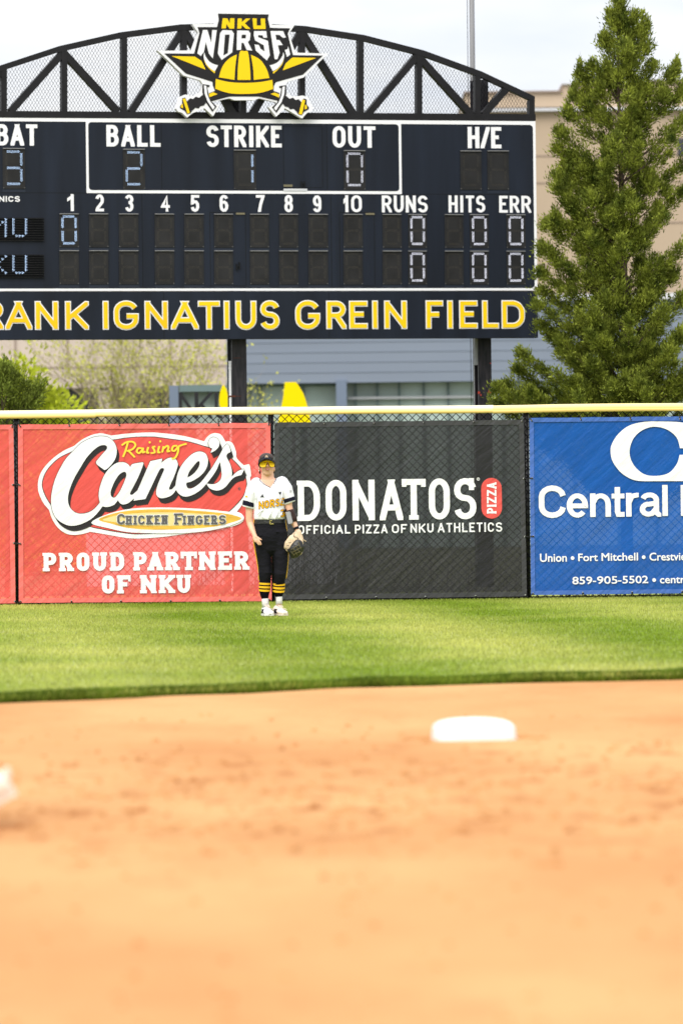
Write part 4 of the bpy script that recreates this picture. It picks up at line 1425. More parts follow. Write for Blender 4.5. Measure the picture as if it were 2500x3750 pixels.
    for f_, loops in letters:
        for t_ in (-.08, .2, .4, .6, .8, 1.0):
            L = [[(lambda q: q)(f_((p[0] + 35 * t_, p[1] + 72 * t_))) for p in spline(l_, True, 4)] for l_ in loops]
            mb.poly(Fp, L, 0.0050 + 0.00012 * lay)
            lay += 1
    # thin dark keyline round every letter
    mb.build('script_shadow', M['print_black'], T)
    mb = MB()
    for f_, loops in letters:
        for dx, dy in ((-6, 0), (6, 0), (0, -6), (0, 6)):
            mb.poly(Fp, [[f_((p[0] + dx, p[1] + dy)) for p in spline(l_, True, 4)] for l_ in loops], 0.0098 + 0.00012 * (lay % 30))
            lay += 1
    mb.build('script_keyline', M['emblem_black'], T)
    mb = MB()
    for i, (f_, loops) in enumerate(letters):
        mb.poly(Fp, [[f_(p) for p in spline(l_, True, 4)] for l_ in loops], 0.0140 + 0.00015 * i)
    mb.build('script_letters', M['white_print'], T)
    # small yellow script
    mb = MB()
    zr = 1.568
    def Zq(p):
        return Fp.uv(p[0] / zr, 1500 + p[1] / zr)
    strokes = [[(735, 190), (722, 235), (707, 272)], [(700, 205), (730, 186), (765, 186), (778, 205), (760, 228), (728, 238)], [(738, 236), (757, 255), (775, 274)],
               [(815, 222), (795, 222), (786, 240), (800, 250), (818, 230), (822, 222), (820, 246), (835, 240)], [(852, 215), (845, 246), (858, 246)], [(893, 212), (878, 216), (886, 232), (888, 246), (866, 250)],
               [(915, 210), (908, 244), (922, 244)], [(940, 210), (932, 246)], [(937, 226), (960, 208), (968, 218), (962, 240), (978, 236)], [(1018, 208), (996, 210), (988, 232), (1004, 236), (1024, 214), (1020, 250), (1004, 278), (985, 280)], [(1024, 212), (1045, 203), (1072, 196)]]
    for st in strokes:
        st = [(x, y - (x - 700) * 0.0) for x, y in st]
        pts = [Zq(p) for p in spline(st, False, 5)]
        put(mb, Fp, stroke_quads(pts, 5.6 / zr * mpp, 4.6 / zr * mpp), 0.0185)
    for x, y in ((860, 188), (921, 182)):
        u, z = Zq((x, y))
        mb.poly(Fp, [[(u + .012 * math.cos(a), z + .013 * math.sin(a)) for a in np.linspace(0, 6.28, 9)[:-1]]], 0.0185)
    mb.build('small_script', M['print_yellow'], T)
    # lozenge with two words
    lo = [(568, 632), (640, 600), (760, 578), (950, 572), (1150, 582), (1290, 596), (1360, 612), (1385, 626), (1340, 645), (1230, 672), (1080, 684), (900, 690), (740, 680), (640, 655)]
    li = [(590, 632), (680, 606), (800, 594), (960, 590), (1150, 598), (1270, 610), (1300, 625), (1230, 652), (1080, 664), (900, 668), (740, 660), (650, 645)]
    wide = [(525, 650), (620, 600), (760, 568), (950, 562), (1150, 570), (1290, 584), (1370, 596), (1400, 624), (1350, 656), (1230, 690), (1080, 708), (900, 710), (740, 704), (620, 680)]
    mb = MB(); mb.poly(Fp, [[Zq(p) for p in spline(wide, True, 4)]], 0.0112)
    mb.build('lozenge_edge', M['white_print'], T)
    mb = MB(); mb.poly(Fp, [[Zq(p) for p in spline(lo, True, 4)]], 0.0122)
    mb.build('lozenge', M['print_gold'], T)
    mb = MB(); mb.poly(Fp, [[Zq(p) for p in spline(li, True, 4)]], 0.0132)
    mb.build('lozenge_centre', M['print_pale'], T)
    for off, sh, m_ in ((0.0142, 0.0, 'white_print'), (0.0230, 0.0062, 'print_grey')):
        mb = MB()
        e = 5 if sh == 0 else 0
        for ch, x0, x1, y0 in (('C', 674, 718, 600), ('F', 1000, 1050, 597)):
            q = (Zq((x0 - 4, y0 - 4))[0], Zq((x0, 662))[1], Zq((x1 + 4, y0))[0], Zq((x0, y0 - 4))[1])
            put(mb, Fp, glyph(ch, q, 9.5 / zr * mpp, 8.5 / zr * mpp, sh, 0.5), off)
        for tx, x0, x1 in (('HICKEN', 718, 968), ('INGERS', 1044, 1300)):
            bx = (x0 / zr, 1500 + 604 / zr, x1 / zr, 1500 + 662 / zr)
            lettering(mb, Fp, tx, bx, off, 8.6 / zr * mpp, 8.0 / zr * mpp, gap=.02, serif=.45, shrink=sh, iw=.62)
        mb.build('lozenge_lettering', M[m_], T)
    # slab lettering below
    z3 = 1.96
    row1 = [('P', 53, 152), ('R', 169, 279), ('O', 297, 389), ('U', 409, 516), ('D', 534, 638), ('P', 701, 800), ('A', 803, 919), ('R', 929, 1037), ('T', 1043, 1160), ('N', 1170, 1295), ('E', 1309, 1410), ('R', 1425, 1536)]
    row2 = [('O', 478, 568), ('F', 585, 684), ('N', 750, 872), ('K', 885, 1004), ('U', 1012, 1118)]
    for (row, ya, yb) in ((row1, 48, 180), (row2, 210, 340)):
        for ch, x0, x1 in row:
            mb = MB()
            sl = -12 * (x0 - 53) / 1480 if row is row1 else -5 * (x0 - 478) / 640
            b = Fp.box(130 + x0 / z3, 2000 + (ya + sl) / z3, 130 + x1 / z3, 2000 + (yb + sl) / z3)
            put(mb, Fp, glyph(ch, b, 17.5 / z3 * mpp, 15 / z3 * mpp, 0, 0.42 if ch != 'T' else 0.6), 0.004)
            if ch == 'T':
                for xx in (x0, x1 - 22):
                    u0, zz0, u1, zz1 = Fp.box(130 + xx / z3, 2000 + (ya + sl) / z3, 130 + (xx + 22) / z3, 2000 + (ya + sl + 48) / z3)
                    mb.poly(Fp, [[(u0, zz0), (u1, zz0), (u1, zz1), (u0, zz1)]], 0.0068)
            if ch in 'EF':
                u0, zz0, u1, zz1 = Fp.box(130 + (x1 - 18) / z3, 2000 + (ya + sl) / z3, 130 + x1 / z3, 2000 + (ya + sl + 44) / z3)
                mb.poly(Fp, [[(u0, zz0), (u1, zz0), (u1, zz1), (u0, zz1)]], 0.0068)
                if ch == 'E':
                    u0, zz0, u1, zz1 = Fp.box(130 + (x1 - 18) / z3, 2000 + (yb + sl - 44) / z3, 130 + x1 / z3, 2000 + (yb + sl) / z3)
                    mb.poly(Fp, [[(u0, zz0), (u1, zz0), (u1, zz1), (u0, zz1)]], 0.0068)
            mb.build('slab_letter', M['white_print'], T)
    # registered mark
    mb = MB()
    u, z = Fp.uv(877, 1790)
    ring = [(u + .017 * math.cos(a), z + .017 * math.sin(a)) for a in np.linspace(0, 6.283, 13)[:-1]]
    hole = [(u + .013 * math.cos(a), z + .013 * math.sin(a)) for a in np.linspace(0, 6.283, 13)[:-1]]
    mb.poly(Fp, [ring, hole], 0.007)
    sans(mb, Fp, 'R', (874, 1786, 880, 1794), 0.007)
    mb.build('registered_mark', M['print_grey'], T)

    # charcoal one
    T = banner('banner', [(1004, 1548), (1916, 1537), (1928, 2184), (1006, 2196)], M['dark'], M['dark_hem'], 'charcoal vinyl banner with tall white lettering and a red capsule')
    ties(T, Fp, [(1008, 1552, -6, -10), (1187, 1550, 0, -18), (1369, 1548, 0, -18), (1550, 1546, 0, -18), (1733, 1543, 0, -18), (1910, 1541, 8, -12),
                 (1012, 2190, -8, 8), (1194, 2188, 0, 10), (1376, 2186, 0, 10), (1557, 2185, 0, 10), (1740, 2182, 0, 10), (1922, 2179, 8, 8), (1916, 1752, 16, 2), (1920, 1965, 14, 2)])
    z4 = 2.0103
    row = [('D', 14, 184, 60, 357), ('O', 225, 378, 55, 354), ('N', 422, 586, 54, 353), ('A', 622, 794, 52, 352), ('T', 785, 960, 48, 348), ('O', 983, 1138, 44, 346), ('S', 1170, 1332, 42, 345)]
    for ch, x0, x1, y0, y1 in row:
        b = Fp.box(1080 + x0 / z4, 1730 + y0 / z4, 1080 + x1 / z4, 1730 + y1 / z4)
        mb = MB()
        put(mb, Fp, glyph(ch, b, 23 / z4 * mpp, 22 / z4 * mpp, 0, 0.28 if ch in 'D' else (0.55 if ch == 'T' else None)), 0.004)
        if ch == 'T':
            for xx in (x0, x1 - 34):
                u0, zz0, u1, zz1 = Fp.box(1080 + xx / z4, 1730 + y0 / z4, 1080 + (xx + 34) / z4, 1730 + (y0 + 58) / z4)
                mb.poly(Fp, [[(u0, zz0), (u1, zz0), (u1, zz1), (u0, zz1)]], 0.0068)
        if ch == 'S':
            u0, zz0, u1, zz1 = Fp.box(1080 + 1277 / z4, 1730 + 42 / z4, 1080 + 1315 / z4, 1730 + 130 / z4)
            mb.poly(Fp, [[(u0, zz0), (u1, zz0), (u1, zz1), (u0, zz1)]], 0.0068)
        mb.build('tall_letter', M['white_print'], T)
    mb = MB()
    for tx, x0, x1, ya, yb in (('OFFICIAL', 22, 406, 388, 452), ('PIZZA', 440, 680, 384, 449), ('OF', 712, 822, 381, 446), ('NKU', 848, 1018, 377, 443), ('ATHLETICS', 1048, 1522, 370, 439)):
        lettering(mb, Fp, tx, (1080 + x0 / z4, 1730 + ya / z4, 1080 + x1 / z4, 1730 + yb / z4), 0.004, 5.6 / z4 * mpp, 5.4 / z4 * mpp, gap=.3, iw=.25)
    mb.build('small_lettering', M['white_print'], T)
    u0, z0, u1, z1 = Fp.box(1080 + 1369 / z4, 1730 + 40 / z4, 1080 + 1520 / z4, 1730 + 340 / z4)
    r = (u1 - u0) / 2
    mb = MB()
    mb.poly(Fp, [arc(u0 + r, z1 - r, r, r, 0, 180, 12) + arc(u0 + r, z0 + r, r, r, 180, 360, 12)], 0.004)
    cp = mb.build('capsule', M['print_red'], T)
    mb = MB()
    # letters read upwards: rotate the word a quarter turn
    for ch, y0, y1 in (('P', 304, 262), ('I', 256, 234), ('Z', 228, 180), ('Z', 174, 128), ('A', 122, 72)):
        ba = Fp.box(1080 + 1410 / z4, 1730 + y1 / z4, 1080 + 1480 / z4, 1730 + y0 / z4)
        w_, h_ = ba[3] - ba[1], ba[2] - ba[0]
        qs = glyph(ch, (0, 0, w_, h_), 7.0 / z4 * mpp, 6.5 / z4 * mpp, 0, .35)
        put(mb, Fp, [[(ba[2] - y, ba[1] + x) for x, y in q] for q in qs], 0.007)
    mb.build('capsule_lettering', M['white_print'], cp)
    mb = MB()
    u, z = Fp.uv(1080 + 1346 / z4, 1730 + 49 / z4)
    mb.poly(Fp, [[(u + .018 * math.cos(a), z + .018 * math.sin(a)) for a in np.linspace(0, 6.283, 13)[:-1]], [(u + .013 * math.cos(a), z + .013 * math.sin(a)) for a in np.linspace(0, 6.283, 13)[:-1]]], 0.007)
    sans(mb, Fp, 'R', (1746.5, 1750, 1752.5, 1758), 0.007)
    mb.build('registered_mark', M['white_print'], T)

    # blue one
    T = banner('banner', [(1937, 1531), (2870, 1521), (2874, 2168), (1943, 2179)], M['blue'], M['blue_hem'], 'blue vinyl banner with a big white C and white lettering in three rows', hem=0.048)
    ties(T, Fp, [(1944, 1539, -6, -12), (2124, 1535, 0, -12), (2306, 1534, 0, -16), (2487, 1533, 0, -14), (2668, 1531, 0, -12), (1946, 1750, -10, 2), (1950, 1963, -12, 2), (1950, 2173, -8, 8),
                 (2132, 2170, 0, 12), (2312, 2168, 0, 10), (2495, 2165, 0, 10), (2670, 2162, 0, 10)])
    z5 = 2.4123
    def Z5(p):
        return Fp.uv(1850 + p[0] / z5, 1450 + p[1] / z5)
    Cc = [(1400, 226, 1), (1230, 228), (1090, 262), (990, 340), (935, 430), (926, 500), (945, 580), (1010, 670), (1090, 725), (1170, 750), (1300, 753, 1), (1560, 752, 1), (1680, 715), (1770, 640), (1800, 520, 1), (1535, 520, 1), (1510, 600), (1440, 680), (1330, 706), (1220, 690), (1130, 610), (1093, 500), (1125, 380), (1210, 300), (1320, 272), (1430, 300), (1510, 370), (1538, 462, 1), (1800, 462, 1), (1760, 340), (1660, 265), (1540, 232)]
    mb = MB()
    mb.poly(Fp, [[Z5(p) for p in spline(Cc, True, 5)]], 0.004)
    mb.build('big_letter', M['white_print'], T)
    mb = MB()
    def bx5(x0, y0, x1, y1):
        return (1850 + x0 / z5, 1450 + y0 / z5, 1850 + x1 / z5, 1450 + y1 / z5)
    hp = 24 / z5 * mpp
    b = Fp.box(*bx5(292, 790, 532, 1078))
    put(mb, Fp, glyph('C', b, hp * 1.05, hp), 0.004)
    # lower case, drawn as strokes
    def low(x0, y0, x1, y1, strokes, ext=0):
        u0, zz0, u1, zz1 = Fp.box(*bx5(x0, y0, x1, y1))
        for st, ex in strokes:
            pp = [(u0 + hp + (u1 - u0 - 2 * hp) * x, zz0 + hp * .9 + (zz1 - zz0 - 1.8 * hp) * y) for x, y in st]
            qs = [clip(q, u0, zz0, u1, zz1) for q in stroke_quads(pp, hp, hp * .88, ex == 4, ex if ex != 4 else 0)]
            put(mb, Fp, [q for q in qs if q], 0.004)
    low(538, 860, 727, 1075, [([(0, .48), (1, .48)] + arc(.5, .5, .5, .5, 0, 318, 22), 0)])
    low(745, 860, 928, 1068, [([(0, 0), (0, 1)], 3), ([(0, .62)] + arc(.52, .55, .48, .45, 160, 0, 10) + [(1, 0)], 2)])
    low(935, 805, 1048, 1068, [([(.42, 1), (.42, .12)] + [(.55, 0), (1, 0)], 3), ([(0, .74), (1, .74)], 3)])
    low(1062, 856, 1175, 1065, [([(0, 0), (0, 1)], 3), ([(0, .6), (.4, .95), (1, 1)], 2)])
    low(1182, 852, 1372, 1068, [(arc(.45, .75, .42, .25, 165, 0, 8) + [(.87, .1), (1, 0)], 2), ([(.87, .58), (.4, .52)] + arc(.38, .27, .38, .26, 100, 270, 8) + [(.6, .05), (.87, .3)], 0)])
    low(1380, 786, 1432, 1060, [([(.5, 0), (.5, 1)], 3)])
    b = Fp.box(*bx5(1545, 786, 1760, 1058))
    put(mb, Fp, glyph('B', b, hp * 1.05, hp * .9), 0.004)
    mb.build('wide_lettering', M['white_print'], T)
    mb = MB()
    bo = 0.0022
    for tx, x0, y0, x1, y1 in (('Union', 302, 1392, 540, 1466), ('Fort', 640, 1392, 814, 1460), ('Mitchell', 845, 1386, 1168, 1456), ('Crestview', 1268, 1382, 1660, 1454)):
        sans(mb, Fp, tx, bx5(x0, y0, x1, y1), 0.004, 0, bo)
    for x, y in ((590, 1432), (1218, 1424), (1310, 1626)):
        u, z = Z5((x, y))
        mb.poly(Fp, [[(u + .0215 * math.cos(a), z + .0215 * math.sin(a)) for a in np.linspace(0, 6.283, 17)[:-1]]], 0.0045)
    for tx, x0, y0, x1, y1 in (('859', 588, 1596, 764, 1664), ('905', 806, 1592, 986, 1660), ('5502', 1030, 1588, 1258, 1656), ('central', 1360, 1586, 1640, 1655)):
        sans(mb, Fp, tx, bx5(x0, y0, x1, y1), 0.004, 0, bo)
    for x0, x1, y in ((768, 798, 1638), (990, 1022, 1634)):
        u0, zz0, u1, zz1 = Fp.box(*bx5(x0, y - 5, x1, y + 5))
        mb.poly(Fp, [[(u0, zz0), (u1, zz0), (u1, zz1), (u0, zz1)]], 0.0045)
    mb.build('small_lettering', M['white_print'], T)
build_banners()

# ------------------------------------------------------------------ second base
def build_base():
    c = ground_at(1737, 2713)
    hw = 0.197
    mb = MB()
    n = 40
    def ringpts(r, z, k=7.0):
        out = []
        for i in range(n):
            a = 2 * math.pi * i / n
            ca, sa = math.cos(a), math.sin(a)
            m_ = (abs(ca) ** k + abs(sa) ** k) ** (-1 / k)
            x, y = r * ca * m_, r * sa * m_
            t = R(5)
            out.append((c.x + x * math.cos(t) - y * math.sin(t), c.y + hw + x * math.sin(t) + y * math.cos(t), z))
        return out
    rows = [ringpts(hw * 1.02, -0.02), ringpts(hw * 1.02, 0.004), ringpts(hw, 0.03), ringpts(hw * 0.985, 0.056), ringpts(hw * 0.965, 0.068), ringpts(hw * 0.93, 0.073)]
    for k in range(1, 9):
        f = math.cos(k / 9 * math.pi / 2)
        rows.append(ringpts(hw * 0.93 * f, 0.073 + 0.034 * math.sin(k / 9 * math.pi / 2), 5.0 - 2.8 * k / 9))
    mb.grid(rows, 0, True, True)
    o = mb.build('base_bag', M['base'], smooth=True)
    tag(o, 'thick white rubber base with a domed top set in the orange clay', 'base')
build_base()

def dirt_clods():
    rnd = random.Random(31)
    v = []
    def lump(x, y, r, h):
        z = -0.002
        a0 = rnd.uniform(0, 6.28)
        ring = [(x + r * rnd.uniform(.7, 1.2) * math.cos(a0 + k * 1.047), y + r * rnd.uniform(.7, 1.2) * math.sin(a0 + k * 1.047), z) for k in range(6)]
        mid = [(x + (p[0] - x) * .62, y + (p[1] - y) * .62, h * rnd.uniform(.7, 1.0)) for p in ring]
        for k in range(6):
            n = (k + 1) % 6
            v.extend([ring[k], ring[n], mid[n], mid[k]])
            if k % 2 == 0:
                v.extend([mid[k], mid[n], mid[(k + 2) % 6], (x, y, h)])
    for _ in range(1500):
        y = rnd.gauss(23.0, 2.4) if rnd.random() < .75 else rnd.uniform(12, 32)
        x = rnd.uniform(-1, 1) * (y * .062 + .8)
        r = rnd.uniform(.006, .022)
        lump(x, y, r, r * rnd.uniform(.5, .9))
    c = ground_at(1737, 2713)
    for _ in range(160):
        a = rnd.uniform(-.6, 3.74)
        d = rnd.uniform(.235, .36)
        lump(c.x + d * 1.05 * math.cos(a), c.y + .197 + d * math.sin(a), rnd.uniform(.005, .016), rnd.uniform(.004, .014))
    tag(raw_mesh('dirt_clods', v, 4, M['dirt']), kind='stuff')
dirt_clods()

# ------------------------------------------------------------------ people
def frame(t, ref):
    t = t.normalized()
    x = ref - t * ref.dot(t)
    x.normalize()
    return x, t.cross(x)

def tube(mb, pts, n=16, ref=Vector((1, 0, 0)), round_ends=(True, True), mi=0):
    """pts: (Vector, r_side, r_depth); rings square to the path"""
    rows = []
    def ring(c, x, y, a, b):
        return [c + x * (a * math.cos(k * 2 * math.pi / n)) + y * (b * math.sin(k * 2 * math.pi / n)) for k in range(n)]
    P_ = [p[0] for p in pts]
    fr = []
    for i, p in enumerate(P_):
        t = (P_[min(i + 1, len(P_) - 1)] - P_[max(i - 1, 0)])
        fr.append((*frame(t, ref), t.normalized()))
    if round_ends[0]:
        c, a, b = pts[0]
        for k in (80, 55, 28):
            rows.append(ring(c - fr[0][2] * (min(a, b) * math.sin(R(k))), fr[0][0], fr[0][1], a * math.cos(R(k)), b * math.cos(R(k))))
    for (c, a, b), (x, y, t) in zip(pts, fr):
        rows.append(ring(c, x, y, a, b))
    if round_ends[1]:
        c, a, b = pts[-1]
        for k in (28, 55, 80):
            rows.append(ring(c + fr[-1][2] * (min(a, b) * math.sin(R(k))), fr[-1][0], fr[-1][1], a * math.cos(R(k)), b * math.cos(R(k))))
    mb.grid(rows, mi, True, True)

def ellipsoid(mb, c, rx, ry, rz, n=16, m_=10, tilt=0.0, mi=0):
    rows = []
    T_ = Matrix.Rotation(tilt, 3, 'X')
    for i in range(m_ + 1):
        a = math.pi * (i + 0.02) / (m_ + 0.04)
        rows.append([c + T_ @ Vector((rx * math.sin(a) * math.cos(k * 2 * math.pi / n), ry * math.sin(a) * math.sin(k * 2 * math.pi / n), -rz * math.cos(a))) for k in range(n)])
    mb.grid(rows, mi, True, True)

def fuse(mb, voxel, smooth=4):
    """one continuous surface from overlapping pieces -> (verts, faces)"""
    me = bpy.data.meshes.new('fuse')
    me.from_pydata(mb.v, [], mb.f)
    bm = bmesh.new()
    bm.from_mesh(me)
    bmesh.ops.recalc_face_normals(bm, faces=bm.faces)
    bm.to_mesh(me)
    bm.free()
    o = bpy.data.objects.new('fuse', me)
    COL.objects.link(o)
    r = o.modifiers.new('r', 'REMESH')
    r.mode = 'VOXEL'
    r.voxel_size = voxel
    s_ = o.modifiers.new('s', 'SMOOTH')
    s_.factor = 0.5
    s_.iterations = smooth
    dg = bpy.context.evaluated_depsgraph_get()
    e = bpy.data.meshes.new_from_object(o.evaluated_get(dg))
    out = MB()
    out.v = [tuple(v.co) for v in e.vertices]
    out.f = [tuple(p.vertices) for p in e.polygons]
    out.m = [0] * len(out.f)
    bpy.data.objects.remove(o)
    bpy.data.meshes.remove(me)
    bpy.data.meshes.remove(e)
    return out

def shoe(name, toe, heel, m_, parent, width=0.047, stripes=True, hs=1.0):
    """toe and heel on the ground; lift raises the heel"""
    d = (toe - heel)
    L = d.length
    d.normalize()
    side = d.cross(Vector((0, 0, 1))).normalized()
    up = side.cross(d)
    mb = MB()
    prof = [(-0.02, .5, .035), (0.0, .68, .075), (.06, .76, .098), (.16, .78, .102), (.28, .76, .10), (.40, .80, .086), (.55, .92, .068), (.70, 1.0, .056), (.84, .96, .048), (.94, .72, .042), (1.0, .34, .030)]
    rows = []
    for t, w, h in prof:
        h = h * hs
        c = heel + d * (t * L)
        row = []
        for k in range(14):
            a = 2 * math.pi * k / 14
            x = math.cos(a) * width * w
            z = h * .5 + math.sin(a) * h * .5
            if math.sin(a) > 0:
                x *= (1 - 0.45 * math.sin(a) ** 2)
            row.append(c + side * x + up * (z + 0.008))
        rows.append(row)
    mb.grid(rows, 0, True, True)
    o = mb.build(name, m_, parent, smooth=True)
    mb = MB()
    rows = []
    for t, w, h in prof:
        c = heel + d * (t * L)
        ww = width * w * 1.05
        rows.append([c - side * ww + up * 0.0, c + side * ww + up * 0.0, c + side * ww * 1.03 + up * 0.019, c - side * ww * 1.03 + up * 0.019])
    mb.grid(rows, 0, True, True)
    mb.build('sole', m_, o)
    if stripes:
        mb = MB()
        for s_ in (-1, 1):
            for t in (.36, .47, .58):
                p0 = heel + d * (t * L) + side * s_ * width * .86 + up * .024
                p1 = heel + d * ((t - .10) * L) + side * s_ * width * .70 + up * .066
                ax = (p1 - p0) / 2
                mb.box((p0 + p1) / 2, ax, d * 0.0055, side * 0.007)
        mb.build('side_stripe', M['sock_black'], o)
    # tongue and laces
    mb = MB()
    for t in (.34, .42, .50, .58):
        c = heel + d * (t * L) + up * (.118 - .09 * (t - .28))
        mb.bar(c - side * width * .45, c + side * width * .45, 0.0035, 5)
    tip = heel + d * (L * .45) + up * .088
    mb.bar(tip, tip + side * -0.06 + d * 0.03 - up * 0.03, 0.0032, 5)
    mb.build('lace', M['shoe_cream'], o)
    return o

def build_player():
    k = 3.563
    base = ground_at(985, 2254, GZ + 0.012)
    D = base.y
    s = D / F_PX / k                               # metres per detail pixel
    def q(x, y, dep=0.0):
        p = at(850 + x / k, 1620 + y / k, D)
        return Vector((p.x, p.y + dep, p.z))
    def ps(*pts):
        return [(q(x, y, d), rx * s, ry * s) for x, y, d, rx, ry in pts]
    T = thing('person', base, 'softball player in white jersey and black trousers looking up in front of the fence', 'person')

    # ---- body: one skin
    mb = MB()
    ellipsoid(mb, q(455, 262, .0), 88 * s, 108 * s, 118 * s, tilt=R(-8))
    ellipsoid(mb, q(458, 330, -.022), 83 * s, 82 * s, 92 * s)
    ellipsoid(mb, q(459, 385, -.038), 62 * s, 56 * s, 45 * s)
    ellipsoid(mb, q(460, 408, -.052), 38 * s, 34 * s, 26 * s)
    ellipsoid(mb, q(463, 308, -.098), 15 * s, 22 * s, 17 * s)
    tube(mb, [(q(463, 258, -.082), 8 * s, 10 * s), (q(463, 305, -.096), 13 * s, 14 * s)])
    for x in (357, 549):
        ellipsoid(mb, q(x, 345, .012), 12 * s, 22 * s, 34 * s)
    ellipsoid(mb, q(461, 345, -.082), 27 * s, 16 * s, 9 * s)
    ellipsoid(mb, q(461, 366, -.080), 25 * s, 16 * s, 9 * s)
    tube(mb, ps((460, 390, .012, 80, 78), (462, 450, .016, 84, 78), (468, 520, .012, 96, 80), (476, 560, .008, 150, 86)))
    tube(mb, ps((478, 545, .005, 170, 86), (480, 640, 0, 185, 112), (484, 780, 0, 170, 120), (487, 950, 0, 168, 118), (492, 1100, 0, 185, 126), (497, 1240, 0, 190, 130)))
    # her right arm, with a relaxed hand
    tube(mb, ps((285, 585, .0, 66, 66), (245, 720, .004, 60, 58), (225, 880, .012, 49, 52), (224, 1000, .014, 47, 50), (238, 1060, .006, 47, 46), (262, 1130, -.04, 39, 38), (288, 1195, -.085, 29, 27), (300, 1222, -.098, 29, 24)))
    tube(mb, ps((298, 1215, -.096, 28, 24), (306, 1245, -.106, 36, 22), (322, 1285, -.118, 34, 20)))
    for a, b, c in (((306, 1268, -.118), (332, 1312, -.130), (350, 1338, -.136)), ((318, 1272, -.126), (350, 1314, -.138), (376, 1338, -.142)),
                    ((330, 1272, -.132), (360, 1306, -.146), (384, 1326, -.148)), ((336, 1262, -.136), (364, 1292, -.150), (380, 1308, -.152))):
        tube(mb, ps((*a, 11.5, 11.5), (*b, 10, 10), (*c, 8, 8)), n=10)
    tube(mb, ps((312, 1226, -.115, 14, 14), (346, 1244, -.138, 12, 12), (374, 1262, -.146, 10.5, 10.5), (388, 1272, -.146, 9, 9)), n=10)
    # her left arm
    tube(mb, ps((690, 575, .0, 66, 66), (722, 700, .0, 60, 58), (735, 830, .0, 50, 52), (758, 930, -.006, 48, 50), (790, 1020, -.022, 43, 44), (826, 1095, -.04, 34, 33), (848, 1150, -.05, 30, 28), (862, 1190, -.055, 32, 26)))
    tube(mb, ps((860, 1185, -.055, 34, 24), (850, 1250, -.062, 42, 24), (820, 1320, -.07, 40, 20)))
    for dx in (-60, -30, 2, 34):
        tube(mb, ps((828 + dx * .5, 1300, -.07, 12, 12), (805 + dx, 1380, -.08, 10, 10)), n=8)
    # legs under the cloth
    tube(mb, ps((400, 1230, 0, 96, 100), (425, 1500, 0, 72, 74), (432, 1700, -.01, 56, 58), (430, 1850, .01, 50, 56), (430, 2040, .012, 33, 36), (436, 2150, .005, 34, 40)))
    tube(mb, ps((600, 1230, 0, 96, 100), (622, 1500, -.01, 72, 74), (620, 1710, -.025, 56, 58), (614, 1860, -.005, 50, 56), (610, 2010, .0, 33, 36), (612, 2110, -.005, 34, 40)))
    body = fuse(mb, 0.0058, 3)
    body.build('body', M['skin'], T, smooth=True)

    # ---- trousers
    mb = MB()
    tube(mb, ps((488, 1005, 0, 196, 128), (491, 1060, 0, 204, 134), (495, 1130, 0, 214, 142), (499, 1210, 0, 224, 150), (502, 1290, 0, 222, 146), (508, 1350, 0, 205, 130)), n=28, round_ends=(False, True))
    tube(mb, ps((398, 1180, 0, 112, 134), (404, 1300, 0, 112, 128), (409, 1400, 0, 103, 112), (421, 1540, 0, 94, 102), (430, 1640, -.006, 89, 94), (434, 1705, -.012, 90, 96), (428, 1760, -.008, 80, 90), (427, 1800, .0, 74, 84)), n=24, round_ends=(True, False))
    tube(mb, ps((612, 1180, 0, 112, 134), (620, 1300, -.004, 112, 128), (631, 1400, -.012, 103, 112), (635, 1540, -.028, 94, 102), (633, 1640, -.040, 86, 94), (627, 1715, -.046, 82, 94), (620, 1775, -.034, 76, 90), (614, 1822, -.018, 73, 84)), n=24, round_ends=(True, False))
    # gathered folds at the knees and hips
    for x, y, d, w, sl in ((440, 1690, -.075, 80, 10), (432, 1735, -.07, 80, 26), (440, 1780, -.06, 74, 14), (628, 1700, -.095, 74, -18), (622, 1745, -.09, 76, 16), (616, 1795, -.07, 70, -8),
                           (380, 1215, -.10, 70, -26), (610, 1225, -.10, 90, 22), (585, 1165, -.112, 70, 10), (470, 1330, -.085, 60, 34)):
        tube(mb, ps((x - w, y - sl, d + .03, 9, 9), (x, y, d, 13, 13), (x + w, y + sl, d + .03, 9, 9)), n=8, ref=Vector((0, 0, 1)))
    tr = fuse(mb, 0.0065, 4)
    trousers = tr.build('trousers', M['cloth_black'], T, smooth=True)
    mb = MB()
    tube(mb, ps((288, 1010, 0, 7, 8), (276, 1130, 0, 7, 10), (275, 1240, 0, 7, 10), (297, 1400, 0, 7, 10), (324, 1540, 0, 7, 10), (340, 1640, 0, 7, 10), (347, 1700, 0, 8, 10), (354, 1712, -.01, 8, 10), (346, 1760, 0, 8, 10), (352, 1796, 0, 8, 9)), n=8)
    mb.build('side_piping', M['gold'], trousers, smooth=True)
    mb = MB()
    tube(mb, ps((697, 1010, .01, 5, 8), (722, 1220, .01, 5, 8), (733, 1400, .01, 5, 8), (730, 1540, .0, 6, 8), (721, 1640, -.006, 6, 8), (713, 1700, -.012, 8, 9), (703, 1770, -.01, 7, 9)), n=8)
    mb.build('side_piping', M['gold'], trousers, smooth=True)

    # ---- jersey
    mb = MB()
    tube(mb, ps((466, 470, .012, 92, 84), (470, 505, .008, 140, 96), (474, 545, .004, 196, 110), (478, 620, 0, 206, 132), (482, 740, 0, 200, 142), (485, 870, 0, 200, 142), (487, 950, 0, 206, 146), (489, 988, 0, 206, 144), (490, 1012, 0, 192, 130)), n=28, round_ends=(False, True))
    tube(mb, ps((330, 545, .004, 95, 84), (272, 630, .004, 96, 88), (240, 730, .006, 88, 84), (222, 800, .008, 84, 80), (209, 852, .010, 80, 76)), n=20, round_ends=(True, False))
